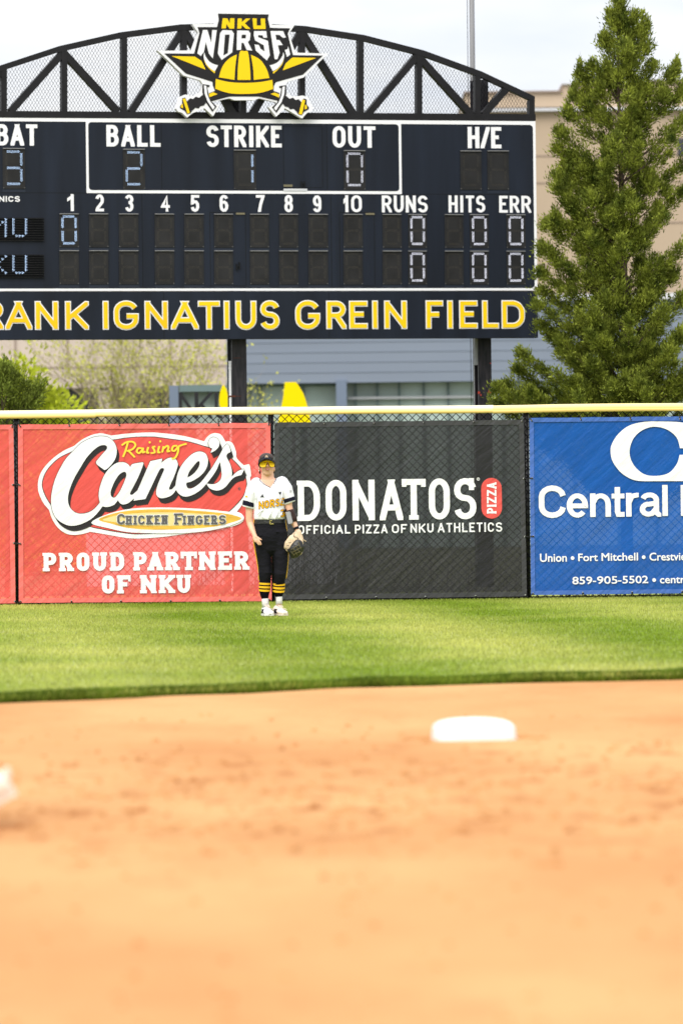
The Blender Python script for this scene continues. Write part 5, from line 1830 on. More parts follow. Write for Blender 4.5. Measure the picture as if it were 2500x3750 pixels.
    tube(mb, ps((640, 530, .004, 95, 84), (694, 610, .002, 96, 88), (720, 700, .0, 90, 84), (738, 760, .0, 84, 80), (751, 793, .0, 80, 76)), n=20, round_ends=(True, False))
    for x0, y0, x1, y1, d, w in ((330, 940, 420, 860, -.115, 10), (470, 1000, 520, 880, -.125, 11), (560, 1000, 600, 900, -.12, 9), (300, 640, 330, 800, -.085, 10), (655, 620, 640, 800, -.09, 10), (400, 1000, 390, 930, -.122, 9), (620, 985, 660, 900, -.105, 9)):
        tube(mb, ps((x0, y0, d + .012, w, w), ((x0 + x1) / 2, (y0 + y1) / 2, d, w * 1.2, w * 1.2), (x1, y1, d + .016, w * .6, w * .6)), n=8, ref=Vector((0, 1, 0)))
    js = fuse(mb, 0.0062, 3)
    # cut the V neck out of the front
    V = [(352, 440), (362, 480), (420, 540), (504, 588), (540, 535), (572, 462), (566, 430)]
    pl = Plane(base, base + Vector((1, 0, 0)))
    Vp = [pl.uv(850 + x / k, 1620 + y / k) for x, y in V]
    def inside(u, z):
        c = False
        for i in range(len(Vp)):
            (x0, y0), (x1, y1) = Vp[i - 1], Vp[i]
            if (y0 > z) != (y1 > z) and u < (x1 - x0) * (z - y0) / (y1 - y0) + x0:
                c = not c
        return c
    ztop = q(466, 478).z
    keepf = []
    for f in js.f:
        c = sum((Vector(js.v[i]) for i in f), Vector()) / len(f)
        u, z = c.x - base.x, c.z
        if (c.y < base.y + 0.02 and inside(u, z)) or (z > ztop and abs(c.x - q(466, 478).x) < 88 * s):
            continue
        keepf.append(f)
    js.f = keepf
    js.m = [0] * len(keepf)
    jersey = js.build('jersey', M['jersey'], T, smooth=True)
    bvh = BVHTree.FromPolygons([Vector(v) for v in js.v], js.f)
    def onto(p, lift=0.004):
        """push a point straight back onto the jersey front"""
        h = bvh.ray_cast(Vector((p.x, base.y - 1.0, p.z)), Vector((0, 1, 0)))
        if h[0] is None:
            return Vector((p.x, base.y - 0.05, p.z))
        return h[0] - Vector((0, lift, 0))
    # navy collar
    mb = MB()
    cpts = [(360, 462), (366, 486), (392, 515), (424, 543), (462, 567), (502, 586), (520, 566), (540, 535), (556, 502), (570, 462)]
    tube(mb, [(onto(q(x + (-6 if x < 500 else 6) * (1 if y < 560 else 0), y + 4), .001), 4.2 * s, 4.2 * s) for x, y in cpts], n=8, ref=Vector((0, 1, 0)))
    mb.build('collar_trim', M['trim'], jersey, smooth=True)
    # sleeve bands
    for pts in (((228, 770, .008, 87, 82), (222, 800, .008, 87.5, 83), (215, 830, .009, 86, 81)), ((731, 728, .0, 89, 86), (738, 752, .0, 88, 84), (745, 775, .0, 86, 82))):
        mb = MB()
        tube(mb, ps(*pts), n=24, round_ends=(False, False))
        mb.f = mb.f[:-2]; mb.m = mb.m[:-2]
        mb.build('sleeve_band', M['trim'], jersey, smooth=True)
    # lettering, arched a little, laid on the cloth
    def chest(ch, x0, y0, x1, y1, hx, hy, slope):
        u = lambda x, y: (x, -y)
        for sh, lift, mt_ in ((0.0, .005, 'trim'), (3.2, .0085, 'gold_text')):
            quads = glyph(ch, (x0, -y1, x1, -y0), hx, hy, sh)
            for i, qd in enumerate(quads):
                a = sum(qd[j - 1][0] * qd[j][1] - qd[j][0] * qd[j - 1][1] for j in range(len(qd)))
                qd = qd if a > 0 else qd[::-1]
                tgt[mt_].face([onto(q(x, -yy + slope * (x - x0)), lift + .0002 * (i % 7)) for x, yy in qd])
    tgt = {'trim': MB(), 'gold_text': MB()}
    for ch, x0, y0, x1, y1 in (('N', 346, 770, 414, 874), ('O', 420, 757, 486, 862), ('R', 494, 746, 560, 852), ('S', 566, 735, 622, 842), ('E', 628, 727, 682, 832)):
        chest(ch, x0, y0, x1, y1, 12.5 if ch != 'N' else 10.5, 12, -0.10)
    chest('3', 626, 872, 690, 978, 13, 12, -0.05)
    chest('0', 690, 868, 712, 974, 8, 10, -0.05)
    tgt['trim'].build('lettering_edge', M['trim'], jersey)
    tgt['gold_text'].build('lettering', M['gold_text'], jersey)
    # small marks: three slanted bars, a shield, a sleeve patch
    mb = MB()
    for quad in ([(370, 712), (380, 712), (388, 700), (380, 690)], [(384, 712), (396, 712), (400, 694), (390, 680)], [(400, 712), (415, 712), (402, 676), (394, 674)],):
        mb.face([onto(q(*p), .006) for p in quad])
    for x in range(366, 424, 8):
        mb.face([onto(q(*p), .006) for p in ((x, 718), (x, 722), (x + 5, 722), (x + 5, 718))])
    for quad in ([(612, 646), (612, 664), (627, 682), (642, 664), (642, 646), (627, 650)],):
        mb.face([onto(q(*p), .006) for p in quad])
    for x in (752, 762, 772):
        mb.face([onto(q(*p), .006) for p in ((x, 628), (x, 638), (x + 6, 638), (x + 6, 628))])
    for x in (752, 764):
        mb.face([onto(q(*p), .006) for p in ((x, 650), (x, 654), (x + 9, 654), (x + 9, 650))])
    mb.build('chest_mark', M['trim'], jersey)
    mb = MB()
    for quad in ([(168, 716), (205, 718), (198, 700), (185, 690), (174, 700)],):
        mb.face([onto(q(*p), .006) for p in quad])
    mb.build('sleeve_patch', M['gold'], jersey)

    # ---- belt
    mb = MB()
    tube(mb, ps((489, 1002, 0, 201, 136), (489, 1030, 0, 204, 138), (490, 1058, 0, 206, 139)), n=32, round_ends=(False, False))
    mb.f = mb.f[:-2]; mb.m = mb.m[:-2]
    belt = mb.build('belt', M['leather_black'], T, smooth=True)
    mb = MB()
    yb = base.y - 140 * s
    c = q(517, 1042)
    for a, b in (((492, 1022), (494, 1064)), ((494, 1064), (544, 1064)), ((492, 1024), (520, 1022)), ((494, 1044), (508, 1044))):
        p0, p1 = q(*a), q(*b)
        p0.y = p1.y = yb - .004
        mb.bar(p0, p1, 0.0042, 6)
    mb.build('buckle', M['buckle'], belt)

    # ---- socks
    for leg, wht in ((((431, 1770, 0, 75, 80), (428, 1850, .0, 76, 82), (424, 1930, .004, 74, 80), (424, 1990, .008, 58, 64), (428, 2034, .01, 46, 50)), ((428, 2020, .01, 43, 48), (432, 2080, .008, 45, 50), (437, 2150, .0, 47, 60))),
                     (((614, 1790, -.012, 76, 82), (612, 1850, -.01, 78, 84), (609, 1920, -.006, 75, 80), (608, 1980, .0, 58, 62), (610, 2012, .0, 47, 50)), ((611, 1995, .0, 43, 48), (613, 2050, .0, 42, 50), (614, 2110, -.006, 46, 60)))):
        mb = MB()
        tube(mb, ps(*leg), n=22, round_ends=(False, False))
        so = mb.build('sock', M['sock_black'], T, smooth=True)
        cx = leg[1][0]
        for i, y in enumerate((1840, 1884, 1928)):
            mb = MB()
            yy = y + (8 if cx > 500 else 2)
            dx = 0
            f_ = lambda y_: ((cx - (y_ - 1850) * .04), y_, leg[1][2])
            tl = (20 if cx > 500 else 8)
            w = 79 - max(0, (y - 1900)) * .12
            tube(mb, ps((*f_(yy - 13), w, w + 5), (*f_(yy + 13), w - .6, w + 4)), n=22, round_ends=(False, False))
            mb.f = mb.f[:-2]; mb.m = mb.m[:-2]
            # dip at the front
            mb.v = [(x_, y_, z_ - (tl * s) * max(0, (base.y - y_) / (80 * s)) * .5) for x_, y_, z_ in mb.v]
            mb.build('sock_stripe', M['gold'], so, smooth=True)
        mb = MB()
        tube(mb, ps(*wht), n=18, round_ends=(False, False))
        mb.build('under_sock', M['sock_white'], T, smooth=True)

    # ---- shoes
    z = base.z
    def g(x, dep):
        p = q(x, 2250, dep)
        return Vector((p.x, p.y, z))
    shoe('shoe', g(500, -0.185), g(425, 0.055), M['shoe_white'], T, 0.052)
    shoe('shoe', g(690, -0.170), g(570, 0.06), M['shoe_cream'], T, 0.052)

    # ---- hair
    mb = MB()
    ellipsoid(mb, q(452, 268, .030), 103 * s, 106 * s, 112 * s, tilt=R(-6))
    ellipsoid(mb, q(450, 208, .005), 96 * s, 108 * s, 72 * s)
    for x, y, d in ((352, 250, .01), (350, 290, .02), (553, 262, .01), (556, 310, .02), (362, 385, .025), (548, 378, .03)):
        ellipsoid(mb, q(x, y, d), 12 * s, 22 * s, 32 * s)
    tube(mb, ps((455, 330, .09, 50, 34), (460, 420, .095, 40, 30), (465, 500, .10, 30, 24)))
    hr = fuse(mb, 0.0065, 2)
    hair = hr.build('hair', M['hair'], T, smooth=True)
    mb = MB()
    for _ in range(60):
        a = random.uniform(-1, 1)
        p = q(452 + 95 * a, 205 - 52 * math.cos(a * 1.4), random.uniform(-.02, .04))
        mb.bar(p, p + Vector((random.gauss(0.0, .012) + a * .012, random.gauss(0, .01), random.uniform(-.004, .016))), 0.0011, 3)
    mb.build('loose_strands', M['hair'], hair)

    # ---- visor: band and curved brim
    mb = MB()
    rows = []
    cx = q(450, 230)
    for a in np.linspace(-0.15, math.pi + 0.15, 25):
        ca, sa = math.cos(a), math.sin(a)
        x = -ca
        zt = q(0, 180 + 66 * ca * ca * 1.15).z
        band_t = Vector((cx.x + x * 96 * s, base.y + .01 - 116 * s * max(sa, -.2), zt))
        band_b = Vector((cx.x + x * 106 * s, base.y + .006 - 124 * s * max(sa, -.2), q(0, 205 + 88 * ca * ca).z))
        brim = Vector((cx.x + x * 114 * s, base.y - .012 - 205 * s * max(sa, 0) ** .8, q(0, 214 + 76 * ca * ca).z))
        rows.append([band_t, (band_t + band_b) / 2 + Vector((0, -.004, 0)), band_b, (band_b * .5 + brim * .5) + Vector((0, 0, .003)), brim, brim - Vector((0, 0, .005)), band_b - Vector((0, -.004, .006))])
    mb.grid(rows)
    visor = mb.build('visor', M['visor'], T, smooth=True)
    mb = MB()
    for quad in ([(428, 196), (474, 196), (470, 186), (432, 186)], [(436, 184), (468, 184), (462, 172), (450, 168), (440, 173)]):
        pts = []
        for x, y in quad:
            p = q(x, y)
            p.y = base.y - 131 * s
            pts.append(p)
        mb.face(pts)
    mb.build('visor_emblem', M['leather_tan'], visor)

    # ---- wrap-around sunglasses
    out = [(358, 290), (368, 264), (392, 252), (420, 242), (455, 236), (492, 239), (522, 246), (545, 262), (556, 284), (553, 318), (530, 324), (505, 322), (490, 308), (481, 282), (470, 272), (458, 274), (450, 290), (444, 312), (430, 325), (400, 327), (372, 322), (362, 308)]
    cxp = q(459, 285)
    def wrap(x, y, e=0.0):
        p = q(x, y)
        dx = (p.x - cxp.x)
        p.y = base.y - 0.1115 - e + 5.0 * dx * dx + (cxp.z - p.z) * -.25
        return p
    mb = MB()
    tri = tessellate_polygon([[Vector((x, y, 0)) for x, y in out]])
    b = len(mb.v)
    mb.v += [tuple(wrap(*p)) for p in out]
    mb.f += [tuple(reversed(t)) for t in tri]
    mb.m += [0] * len(tri)
    gl = mb.build('sunglasses', M['lens'], T)
    mb = MB()
    for i in range(len(out)):
        p, r_ = wrap(*out[i], .001), wrap(*out[(i + 1) % len(out)], .001)
        mb.bar(p, r_, 0.0022, 5)
    for x in (358, 556):
        mb.bar(wrap(x, 285), q(x + (4 if x < 400 else -4), 300, .02), 0.004, 5)
    mb.build('glasses_frame', M['emblem_black'], gl)

    # ---- mouth
    mb = MB()
    ym = base.y - .1005
    def mpt(x, y, d=0):
        p = q(x, y)
        p.y = ym + d + abs(p.x - cxp.x) * .25
        return p
    for dy, m_ in ((-7, 0), (8, 0)):
        tube(mb, [(mpt(x, 354 + dy * w_), 6.5 * s * (0.45 + .55 * w_), 6.5 * s) for x, w_ in ((436, .1), (447, .8), (460, 1.0), (474, .8), (487, .1))], n=8, ref=Vector((0, 1, 0)))
    mo = mb.build('lips', M['lips'], T, smooth=True)
    mb = MB()
    mb.face([mpt(442, 350, -.0035), mpt(480, 350, -.0035), mpt(476, 357, -.0035), mpt(446, 357, -.0035)])
    mb.build('teeth', M['teeth'], mo)
    mb = MB()
    ellipsoid(mb, q(352, 372, -.004), 7 * s, 7 * s, 7 * s, 10, 6)
    mb.build('earring', M['white_vinyl'], T, smooth=True)

    # ---- elbow sleeve, guard, wristband
    mb = MB()
    tube(mb, ps((748, 886, -.004, 60, 60), (764, 940, -.008, 60, 60), (788, 1000, -.02, 56, 56), (806, 1046, -.03, 50, 50)), n=20, round_ends=(False, False))
    el = mb.build('elbow_sleeve', M['brown_sleeve'], T, smooth=True)
    mb = MB()
    for a0, b0, w in (((725, 905), (762, 1060), 26), ((752, 912), (784, 1045), 9)):
        p0, p1 = q(*a0, -.062), q(*b0, -.082)
        ax = (p1 - p0) / 2
        mb.box((p0 + p1) / 2, ax, Vector((w * s, -.004, .003)), Vector((.002, .010, 0)))
    mb.build('elbow_guard', M['guard_grey'], el)
    mb = MB()
    tube(mb, ps((833, 1106, -.043, 38, 37), (845, 1136, -.048, 36, 35)), n=18, round_ends=(False, False))
    mb.build('wristband', M['cloth_black'], T, smooth=True)

    # ---- fielding glove, worn on her left hand: a thing of its own
    gpos = q(830, 1280, -.06)
    Gv = thing('fielding_glove', gpos, 'tan and black leather softball glove hanging open from the player\'s left hand', 'glove')
    mb = MB()
    # tan heel and back with finger stalls
    tube(mb, ps((862, 1172, -.055, 44, 40), (850, 1215, -.06, 66, 50), (826, 1275, -.068, 92, 56), (790, 1340, -.072, 96, 52), (762, 1385, -.074, 78, 44)), n=20)
    for a, b, c_, r_ in (((770, 1240), (712, 1310), (690, 1372), 27), ((800, 1280), (738, 1360), (722, 1405), 27), ((880, 1230), (905, 1290), (915, 1380), 24), ((905, 1400), (895, 1450), (860, 1480), 16)):
        tube(mb, ps((*a, -.07, r_ + 4, r_ + 6), (*b, -.078, r_, r_ + 3), (*c_, -.075, r_ - 6, r_ - 3)), n=12)
    tn = fuse(mb, 0.0062, 3)
    tn.build('glove_back', M['leather_tan'], Gv, smooth=True)
    mb = MB()
    tube(mb, ps((868, 1300, -.105, 56, 34), (852, 1350, -.115, 78, 40), (826, 1410, -.115, 86, 44), (800, 1455, -.105, 66, 40), (795, 1485, -.10, 40, 30)), n=20)
    for a, b, c_, r_ in (((740, 1400), (765, 1450), (800, 1490), 20), ((890, 1310), (920, 1350), (915, 1410), 22), ((905, 1400), (885, 1450), (845, 1490), 18)):
        tube(mb, ps((*a, -.10, r_, r_), (*b, -.105, r_, r_ + 4), (*c_, -.10, r_ - 4, r_ - 2)), n=12)
    bk = fuse(mb, 0.0062, 2)
    bk.build('glove_pocket', M['leather_black'], Gv, smooth=True)
    bvg = BVHTree.FromPolygons([Vector(v) for v in bk.v], bk.f)
    def og(x, y):
        p = q(x, y)
        h = bvg.ray_cast(Vector((p.x, base.y - 1, p.z)), Vector((0, 1, 0)))
        return (h[0] if h[0] is not None else Vector((p.x, base.y - .1, p.z))) - Vector((0, .003, 0))
    mb = MB()
    for a, b in (((770, 1400), (880, 1330)), ((790, 1430), (905, 1370)), ((800, 1465), (890, 1420)), ((800, 1380), (850, 1470)), ((835, 1350), (880, 1440)), ((770, 1420), (815, 1480)), ((862, 1300), (905, 1400))):
        prev = None
        for t in np.linspace(0, 1, 7):
            p = og(a[0] + (b[0] - a[0]) * t, a[1] + (b[1] - a[1]) * t)
            if prev is not None:
                mb.bar(prev, p, 0.0032, 5)
            prev = p
    mb.build('web_lacing', M['lace'], Gv)
    mb = MB()
    for a, b in (((735, 1310), (770, 1300)), ((800, 1220), (835, 1240)), ((840, 1230), (870, 1262)), ((715, 1350), (745, 1340)), ((815, 1180), (800, 1230)), ((700, 1380), (735, 1420))):
        p0, p1 = q(*a, -.145), q(*b, -.145)
        mb.bar(p0 + Vector((0, .03, 0)), p1 + Vector((0, .03, 0)), 0.003, 5)
    mb.build('finger_lacing', M['leather_black'], Gv)
    mb = MB()
    tube(mb, ps((880, 1170, -.03, 10, 26), (908, 1210, -.03, 9, 24), (925, 1270, -.04, 8, 18), (962, 1290, -.04, 5, 10)), n=10)
    mb.build('wrist_strap', M['leather_tan'], Gv, smooth=True)
build_player()

def build_runner():
    """only the trailing foot shows at the left edge; the rest of her is beyond the frame"""
    D = 22.4
    gp = ground_at(62, 3026)
    T = thing('person', (gp.x - .5, gp.y, 0), 'player in pale trousers stepping away, one cream shoe showing on the clay', 'person')
    def P_(x, dy, z):
        return Vector((gp.x + x, gp.y + dy, z))
    mb = MB()
    pelvis = P_(-.62, .05, .92)
    tube(mb, [(pelvis, .15, .11), (P_(-.72, .05, 1.15), .14, .10), (P_(-.82, .05, 1.36), .17, .10)], ref=Vector((0, 1, 0)))
    tube(mb, [(P_(-.84, .05, 1.40), .06, .06), (P_(-.88, .05, 1.52), .052, .055)], ref=Vector((0, 1, 0)))
    ellipsoid(mb, P_(-.92, .05, 1.62), .09, .075, .115)
    for sy in (-.19, .19):
        tube(mb, [(P_(-.82, .05 + sy, 1.38), .055, .055), (P_(-.70 + sy, .05 + sy * 1.2, 1.14), .042, .042), (P_(-.92 + sy, .05 + sy, 1.04), .034, .034), (P_(-1.0 + sy, .05 + sy * .8, 1.08), .03, .03)], ref=Vector((0, 1, 0)))
    rear = [P_(-.58, .0, .90), P_(-.44, .0, .56), P_(-.105, .0, .20)]
    frontl = [P_(-.66, .12, .90), P_(-.98, .12, .58), P_(-.95, .12, .12)]
    for L in (rear, frontl):
        tube(mb, [(L[0], .085, .085), (L[1], .055, .055), (L[1] * .5 + L[2] * .5, .05, .05), (L[2], .034, .034)], ref=Vector((0, 1, 0)))
    fuse(mb, 0.012, 3).build('body', M['skin'], T, smooth=True)
    for L in (rear, frontl):
        mb = MB()
        d = (L[2] - L[1])
        tube(mb, [(L[0], .105, .105), (L[1], .075, .075), (L[1] + d * .5, .066, .066), (L[1] + d * .88, .058, .058)], ref=Vector((0, 1, 0)), round_ends=(True, False))
        mb.build('trouser_leg', M['jersey'], T, smooth=True)
    mb = MB()
    tube(mb, [(P_(-.62, .05, .93), .165, .125), (P_(-.72, .05, 1.15), .16, .12), (P_(-.82, .05, 1.38), .19, .115)], ref=Vector((0, 1, 0)))
    mb.build('jersey', M['jersey'], T, smooth=True)
    shoe('shoe', P_(-.205, .01, .0), P_(.0, .0, .115), M['shoe_cream'], T, 0.05, True, 1.1)
    shoe('shoe', P_(-1.12, .12, .004), P_(-.90, .12, .004), M['shoe_cream'], T, 0.045, True)
    mb = MB()
    tube(mb, [(P_(-.048, .0, .165), .018, .02), (P_(-.034, .0, .19), .017, .019), (P_(-.034, .0, .212), .010, .012)], ref=Vector((0, 1, 0)))
    mb.build('heel_tab', M['shoe_cream'], T, smooth=True)
build_runner()

# ------------------------------------------------------------------ trees
def leaves(pos, dirs, length, width, rnd):
    """diamond leaves: base, side, tip, side"""
    n = len(pos)
    d = dirs / np.linalg.norm(dirs, axis=1, keepdims=True)
    r = rnd.normal(size=(n, 3))
    sd = np.cross(d, r)
    sd /= np.linalg.norm(sd, axis=1, keepdims=True) + 1e-9
    L = (length * (0.6 + 0.8 * rnd.random(n)))[:, None]
    W = (width * (0.6 + 0.8 * rnd.random(n)))[:, None]
    v = np.empty((n, 4, 3))
    v[:, 0] = pos
    v[:, 1] = pos + d * L * .45 + sd * W
    v[:, 2] = pos + d * L
    v[:, 3] = pos + d * L * .45 - sd * W
    return v.reshape(-1, 3)

def juniper(name, label, trunk_px, D, radius, tips, nb, per, seed, m_, leafL=.06, leafW=.0075, trunk_r=.085, spread=.075, ztop_px=-14):
    rnd = np.random.default_rng(seed)
    mpp = D / F_PX
    x0, yb = trunk_px
    base = at(x0, 1800, D)
    base = Vector((base.x, base.y, 0))
    T = thing(name, base, label, 'tree')
    ztop = at(x0, ztop_px, D).z
    ys = np.array([r[0] for r in radius]); rs = np.array([r[1] for r in radius])
    def zpx(y):
        return CAM_H + (HORIZON - y) * mpp
    tb = MB()
    tp = []
    for t in np.linspace(0, 1, 14):
        tp.append((Vector((base.x + .03 * math.sin(t * 5), base.y, ztop * t)), max(.008, trunk_r * (1 - t) ** .8), max(.008, trunk_r * (1 - t) ** .8)))
    tube(tb, tp, n=10)
    tb.build('trunk', M['bark'], T, smooth=True)
    pos, dr = [], []
    lb = MB()
    def branch(tip, start_drop, n_sp, dens=1.0, plume=0.0):
        start = Vector((base.x, base.y, max(0.1, tip.z - start_drop)))
        t_on = min(1.0, start.z / ztop)
        start.x += .03 * math.sin(t_on * 5)
        mid = start.lerp(tip, .55) + Vector((0, 0, -.10 * start_drop - .03))
        prev = start
        L = (tip - start).length
        path = []
        for t in np.linspace(0, 1, 9):
            p = start * (1 - t) ** 2 + mid * (2 * t * (1 - t)) + tip * t * t
            path.append(p)
            if t > 0:
                lb.bar(prev, p, max(.004, .024 * (1 - t) * min(1, L)), 4)
            prev = p
        for i in range(n_sp):
            t = 1 - .62 * (i / max(1, n_sp)) ** 1.2
            p = start * (1 - t) ** 2 + mid * (2 * t * (1 - t)) + tip * t * t
            tg = ((tip - mid) * t + (mid - start) * (1 - t)).normalized()
            w = spread * (.75 + .7 * (1 - t)) * rnd.uniform(.7, 1.3)
            c = np.array(p) + rnd.normal(0, spread * .9, 3) * (1 - .7 * t)
            k = int(per * dens * rnd.uniform(.6, 1.3))
            off = rnd.normal(0, 1, (k, 3)) * np.array([w, w, w * 1.05])
            # flattened, drooping sprays with upturned ends
            d = off / (np.linalg.norm(off, axis=1, keepdims=True) + 1e-6) * .8 + np.array(tg) * .7 + np.array([0, 0, .55]) + rnd.normal(0, .45, (k, 3))
            pos.append(c + off)
            dr.append(d)
        if plume:
            for i in range(int(plume / .05)):
                c = np.array(tip) + np.array([0, 0, -plume * .5 + i * .05]) + rnd.normal(0, .02, 3)
                w = .05 * (1.15 - i / (plume / .05))
                k = int(per * .55)
                off = rnd.normal(0, 1, (k, 3)) * np.array([w, w, .04])
                d = off / (np.linalg.norm(off, axis=1, keepdims=True) + 1e-6) * .6 + np.array([0, 0, 1.0]) + rnd.normal(0, .35, (k, 3))
                pos.append(c + off); dr.append(d)
    for (x, y, dep, pl_) in tips:
        p = at(x, y, D)
        tip = Vector((p.x, p.y + dep, p.z))
        rr = abs(tip.x - base.x)
        branch(tip, .30 + .45 * rr, 5 + int(rr * 6), 1.15, pl_ + .06)
    # the rest, spread round the trunk: boughs in loose whorls with gaps between them
    yy = np.linspace(ys[0], ys[-1], 400)
    ww = np.interp(yy, ys, rs); cw = np.cumsum(ww); cw /= cw[-1]
    for i in range(nb):
        y = np.interp((i + rnd.random()) / nb, cw, yy)
        Rm = np.interp(y, ys, rs) * mpp
        a = i * 2.39996 + rnd.normal(0, .3)
        gap = math.sin(y * .021 + 2.2 * math.cos(a) + seed) + .8 * math.sin(y * .047 + 3.1 * math.sin(a) + 1.3)
        if gap < -1.0:
            continue
        l = Rm * (rnd.uniform(.28, .86) if i % 3 else rnd.uniform(.2, .5))
        tip = Vector((base.x + l * math.cos(a), base.y + l * math.sin(a), zpx(y)))
        branch(tip, .22 + .5 * l, 2 + int(l * 4.5), rnd.uniform(.8, 1.3), rnd.choice((0, 0, .1, .18)))
    # leader
    for z in np.linspace(zpx(330 if ztop_px < 100 else (ys[0] + 60)), ztop, 26):
        Rm = np.interp(HORIZON - (z - CAM_H) / mpp, ys, rs) * mpp * .5 + .012
        k = int(per * .9)
        off = rnd.normal(0, 1, (k, 3)) * np.array([Rm * .55, Rm * .55, .05])
        d = off / (np.linalg.norm(off, axis=1, keepdims=True) + 1e-6) * .7 + np.array([0, 0, 1.0]) + rnd.normal(0, .35, (k, 3))
        pos.append(np.array([base.x, base.y, z - .04]) + off); dr.append(d)
    lb.build('limb', M['bark'], T)
    P_ = np.concatenate(pos); Dd = np.concatenate(dr)
    keep = P_[:, 2] > 0.1
    v = leaves(P_[keep], Dd[keep], leafL, leafW, rnd)
    raw_mesh('crown', v, 4, m_, T)
    return T

prof = [(0, 14), (60, 42), (143, 78), (235, 124), (300, 140), (380, 190), (480, 240), (577, 205), (640, 255), (740, 225), (800, 285), (918, 312), (1000, 320), (1106, 330), (1200, 318), (1300, 385), (1412, 460), (1490, 480), (1600, 470), (1750, 430)]
tips = [(2236, 45, 0, .1), (2212, 140, .05, .1), (2165, 235, 0, .12), (2128, 268, .1, .3), (2104, 338, .05, .2), (2076, 408, 0, .15), (2046, 480, -.05, .1), (2044, 540, .1, .05), (2095, 575, 0, 0), (2060, 610, .1, .05),
        (2036, 640, 0, .05), (2036, 690, -.1, 0), (2070, 740, 0, 0), (2106, 786, .1, 0), (2032, 798, 0, .2), (2000, 816, .1, .1), (1980, 910, -.1, .1), (1975, 995, 0, .05), (1986, 1060, .2, 0), (1962, 1112, -.15, 0),
        (1985, 1190, 0, 0), (2042, 1232, .2, 0), (2050, 1290, 0, 0), (1905, 1300, -.3, .08), (1890, 1350, 0, .05), (1850, 1405, .1, 0), (1818, 1420, -.2, .08), (1812, 1470, 0, 0), (1880, 1450, .3, 0), (1940, 1440, -.3, 0),
        (2318, 60, 0, .1), (2358, 92, .05, .3), (2364, 165, 0, .1), (2388, 238, .05, .1), (2368, 318, -.05, 0), (2468, 258, 0, .3), (2492, 335, .05, .15), (2430, 345, -.1, .15), (2520, 420, .1, .1), (2540, 560, 0, 0), (2500, 700, .2, 0), (2560, 850, 0, 0),
        (2600, 1000, 0, 0), (2580, 1150, .1, 0), (2640, 1300, 0, 0), (2700, 1420, 0, 0), (2480, 1230, -.6, .1), (2440, 1300, -.7, .1), (2150, 1330, -.8, .05), (2200, 1250, -.7, 0), (2090, 1400, -.7, 0), (2350, 1420, -.9, 0), (2240, 1420, -.9, 0)]
juniper('juniper_tree', 'tall ragged green conifer towering behind the blue banner', (2288, 1500), 73.5, prof, tips, 340, 165, 3, M['juniper'], leafL=.050, leafW=.0075, spread=.044)

prof2 = [(1330, 12), (1360, 35), (1400, 70), (1430, 110), (1480, 130), (1560, 140), (1700, 150)]
tips2 = [(28, 1342, 0, .1), (60, 1375, 0, .05), (95, 1412, .05, 0), (150, 1408, 0, .03), (135, 1450, -.05, 0), (120, 1475, 0, 0), (10, 1360, 0, .05), (-60, 1400, 0, 0), (80, 1530, .1, 0), (110, 1540, 0, 0)]
juniper('small_juniper', 'small dark conifer bush poking above the fence cap over the plain red banner', (20, 1500), 71.0, prof2, tips2, 36, 85, 5, M['juniper_dark'], leafL=.05, leafW=.0085, trunk_r=.03, spread=.045, ztop_px=1336)

def leafy_shrub():
    D = 100.0
    rnd = np.random.default_rng(11)
    mpp = D / F_PX
    b = at(60, 1800, D)
    T = thing('spring_shrub', (b.x, b.y, 0), 'bright spring green leafy bush, out of focus behind the small dark conifer', 'bush')
    mb = MB()
    pos, dr = [], []
    tops = [(-160, 1300), (-70, 1330), (5, 1330), (40, 1358), (80, 1342), (112, 1385), (145, 1425), (172, 1445), (196, 1465), (220, 1475), (244, 1490), (-20, 1380), (60, 1410), (130, 1465)]
    for x, y in tops:
        p = at(x, y, D)
        mb.bar((b.x + (p.x - b.x) * .3, b.y, 0.0), (p.x, p.y, p.z - .2), .02, 5, r2=.006)
        z = p.z
        while z > 0.3:
            k = 70
            w = .16 + (p.z - z) * .10
            off = rnd.normal(0, 1, (k, 3)) * np.array([w, w * 1.6, .16])
            pos.append(np.array([p.x, p.y, z - .1]) + off)
            dr.append(off + np.array([0, 0, .12]) + rnd.normal(0, .1, (k, 3)))
            z -= .2
    mb.build('stem', M['bark'], T)
    raw_mesh('foliage', leaves(np.concatenate(pos), np.concatenate(dr), .13, .035, rnd), 4, M['shrub'], T)
leafy_shrub()

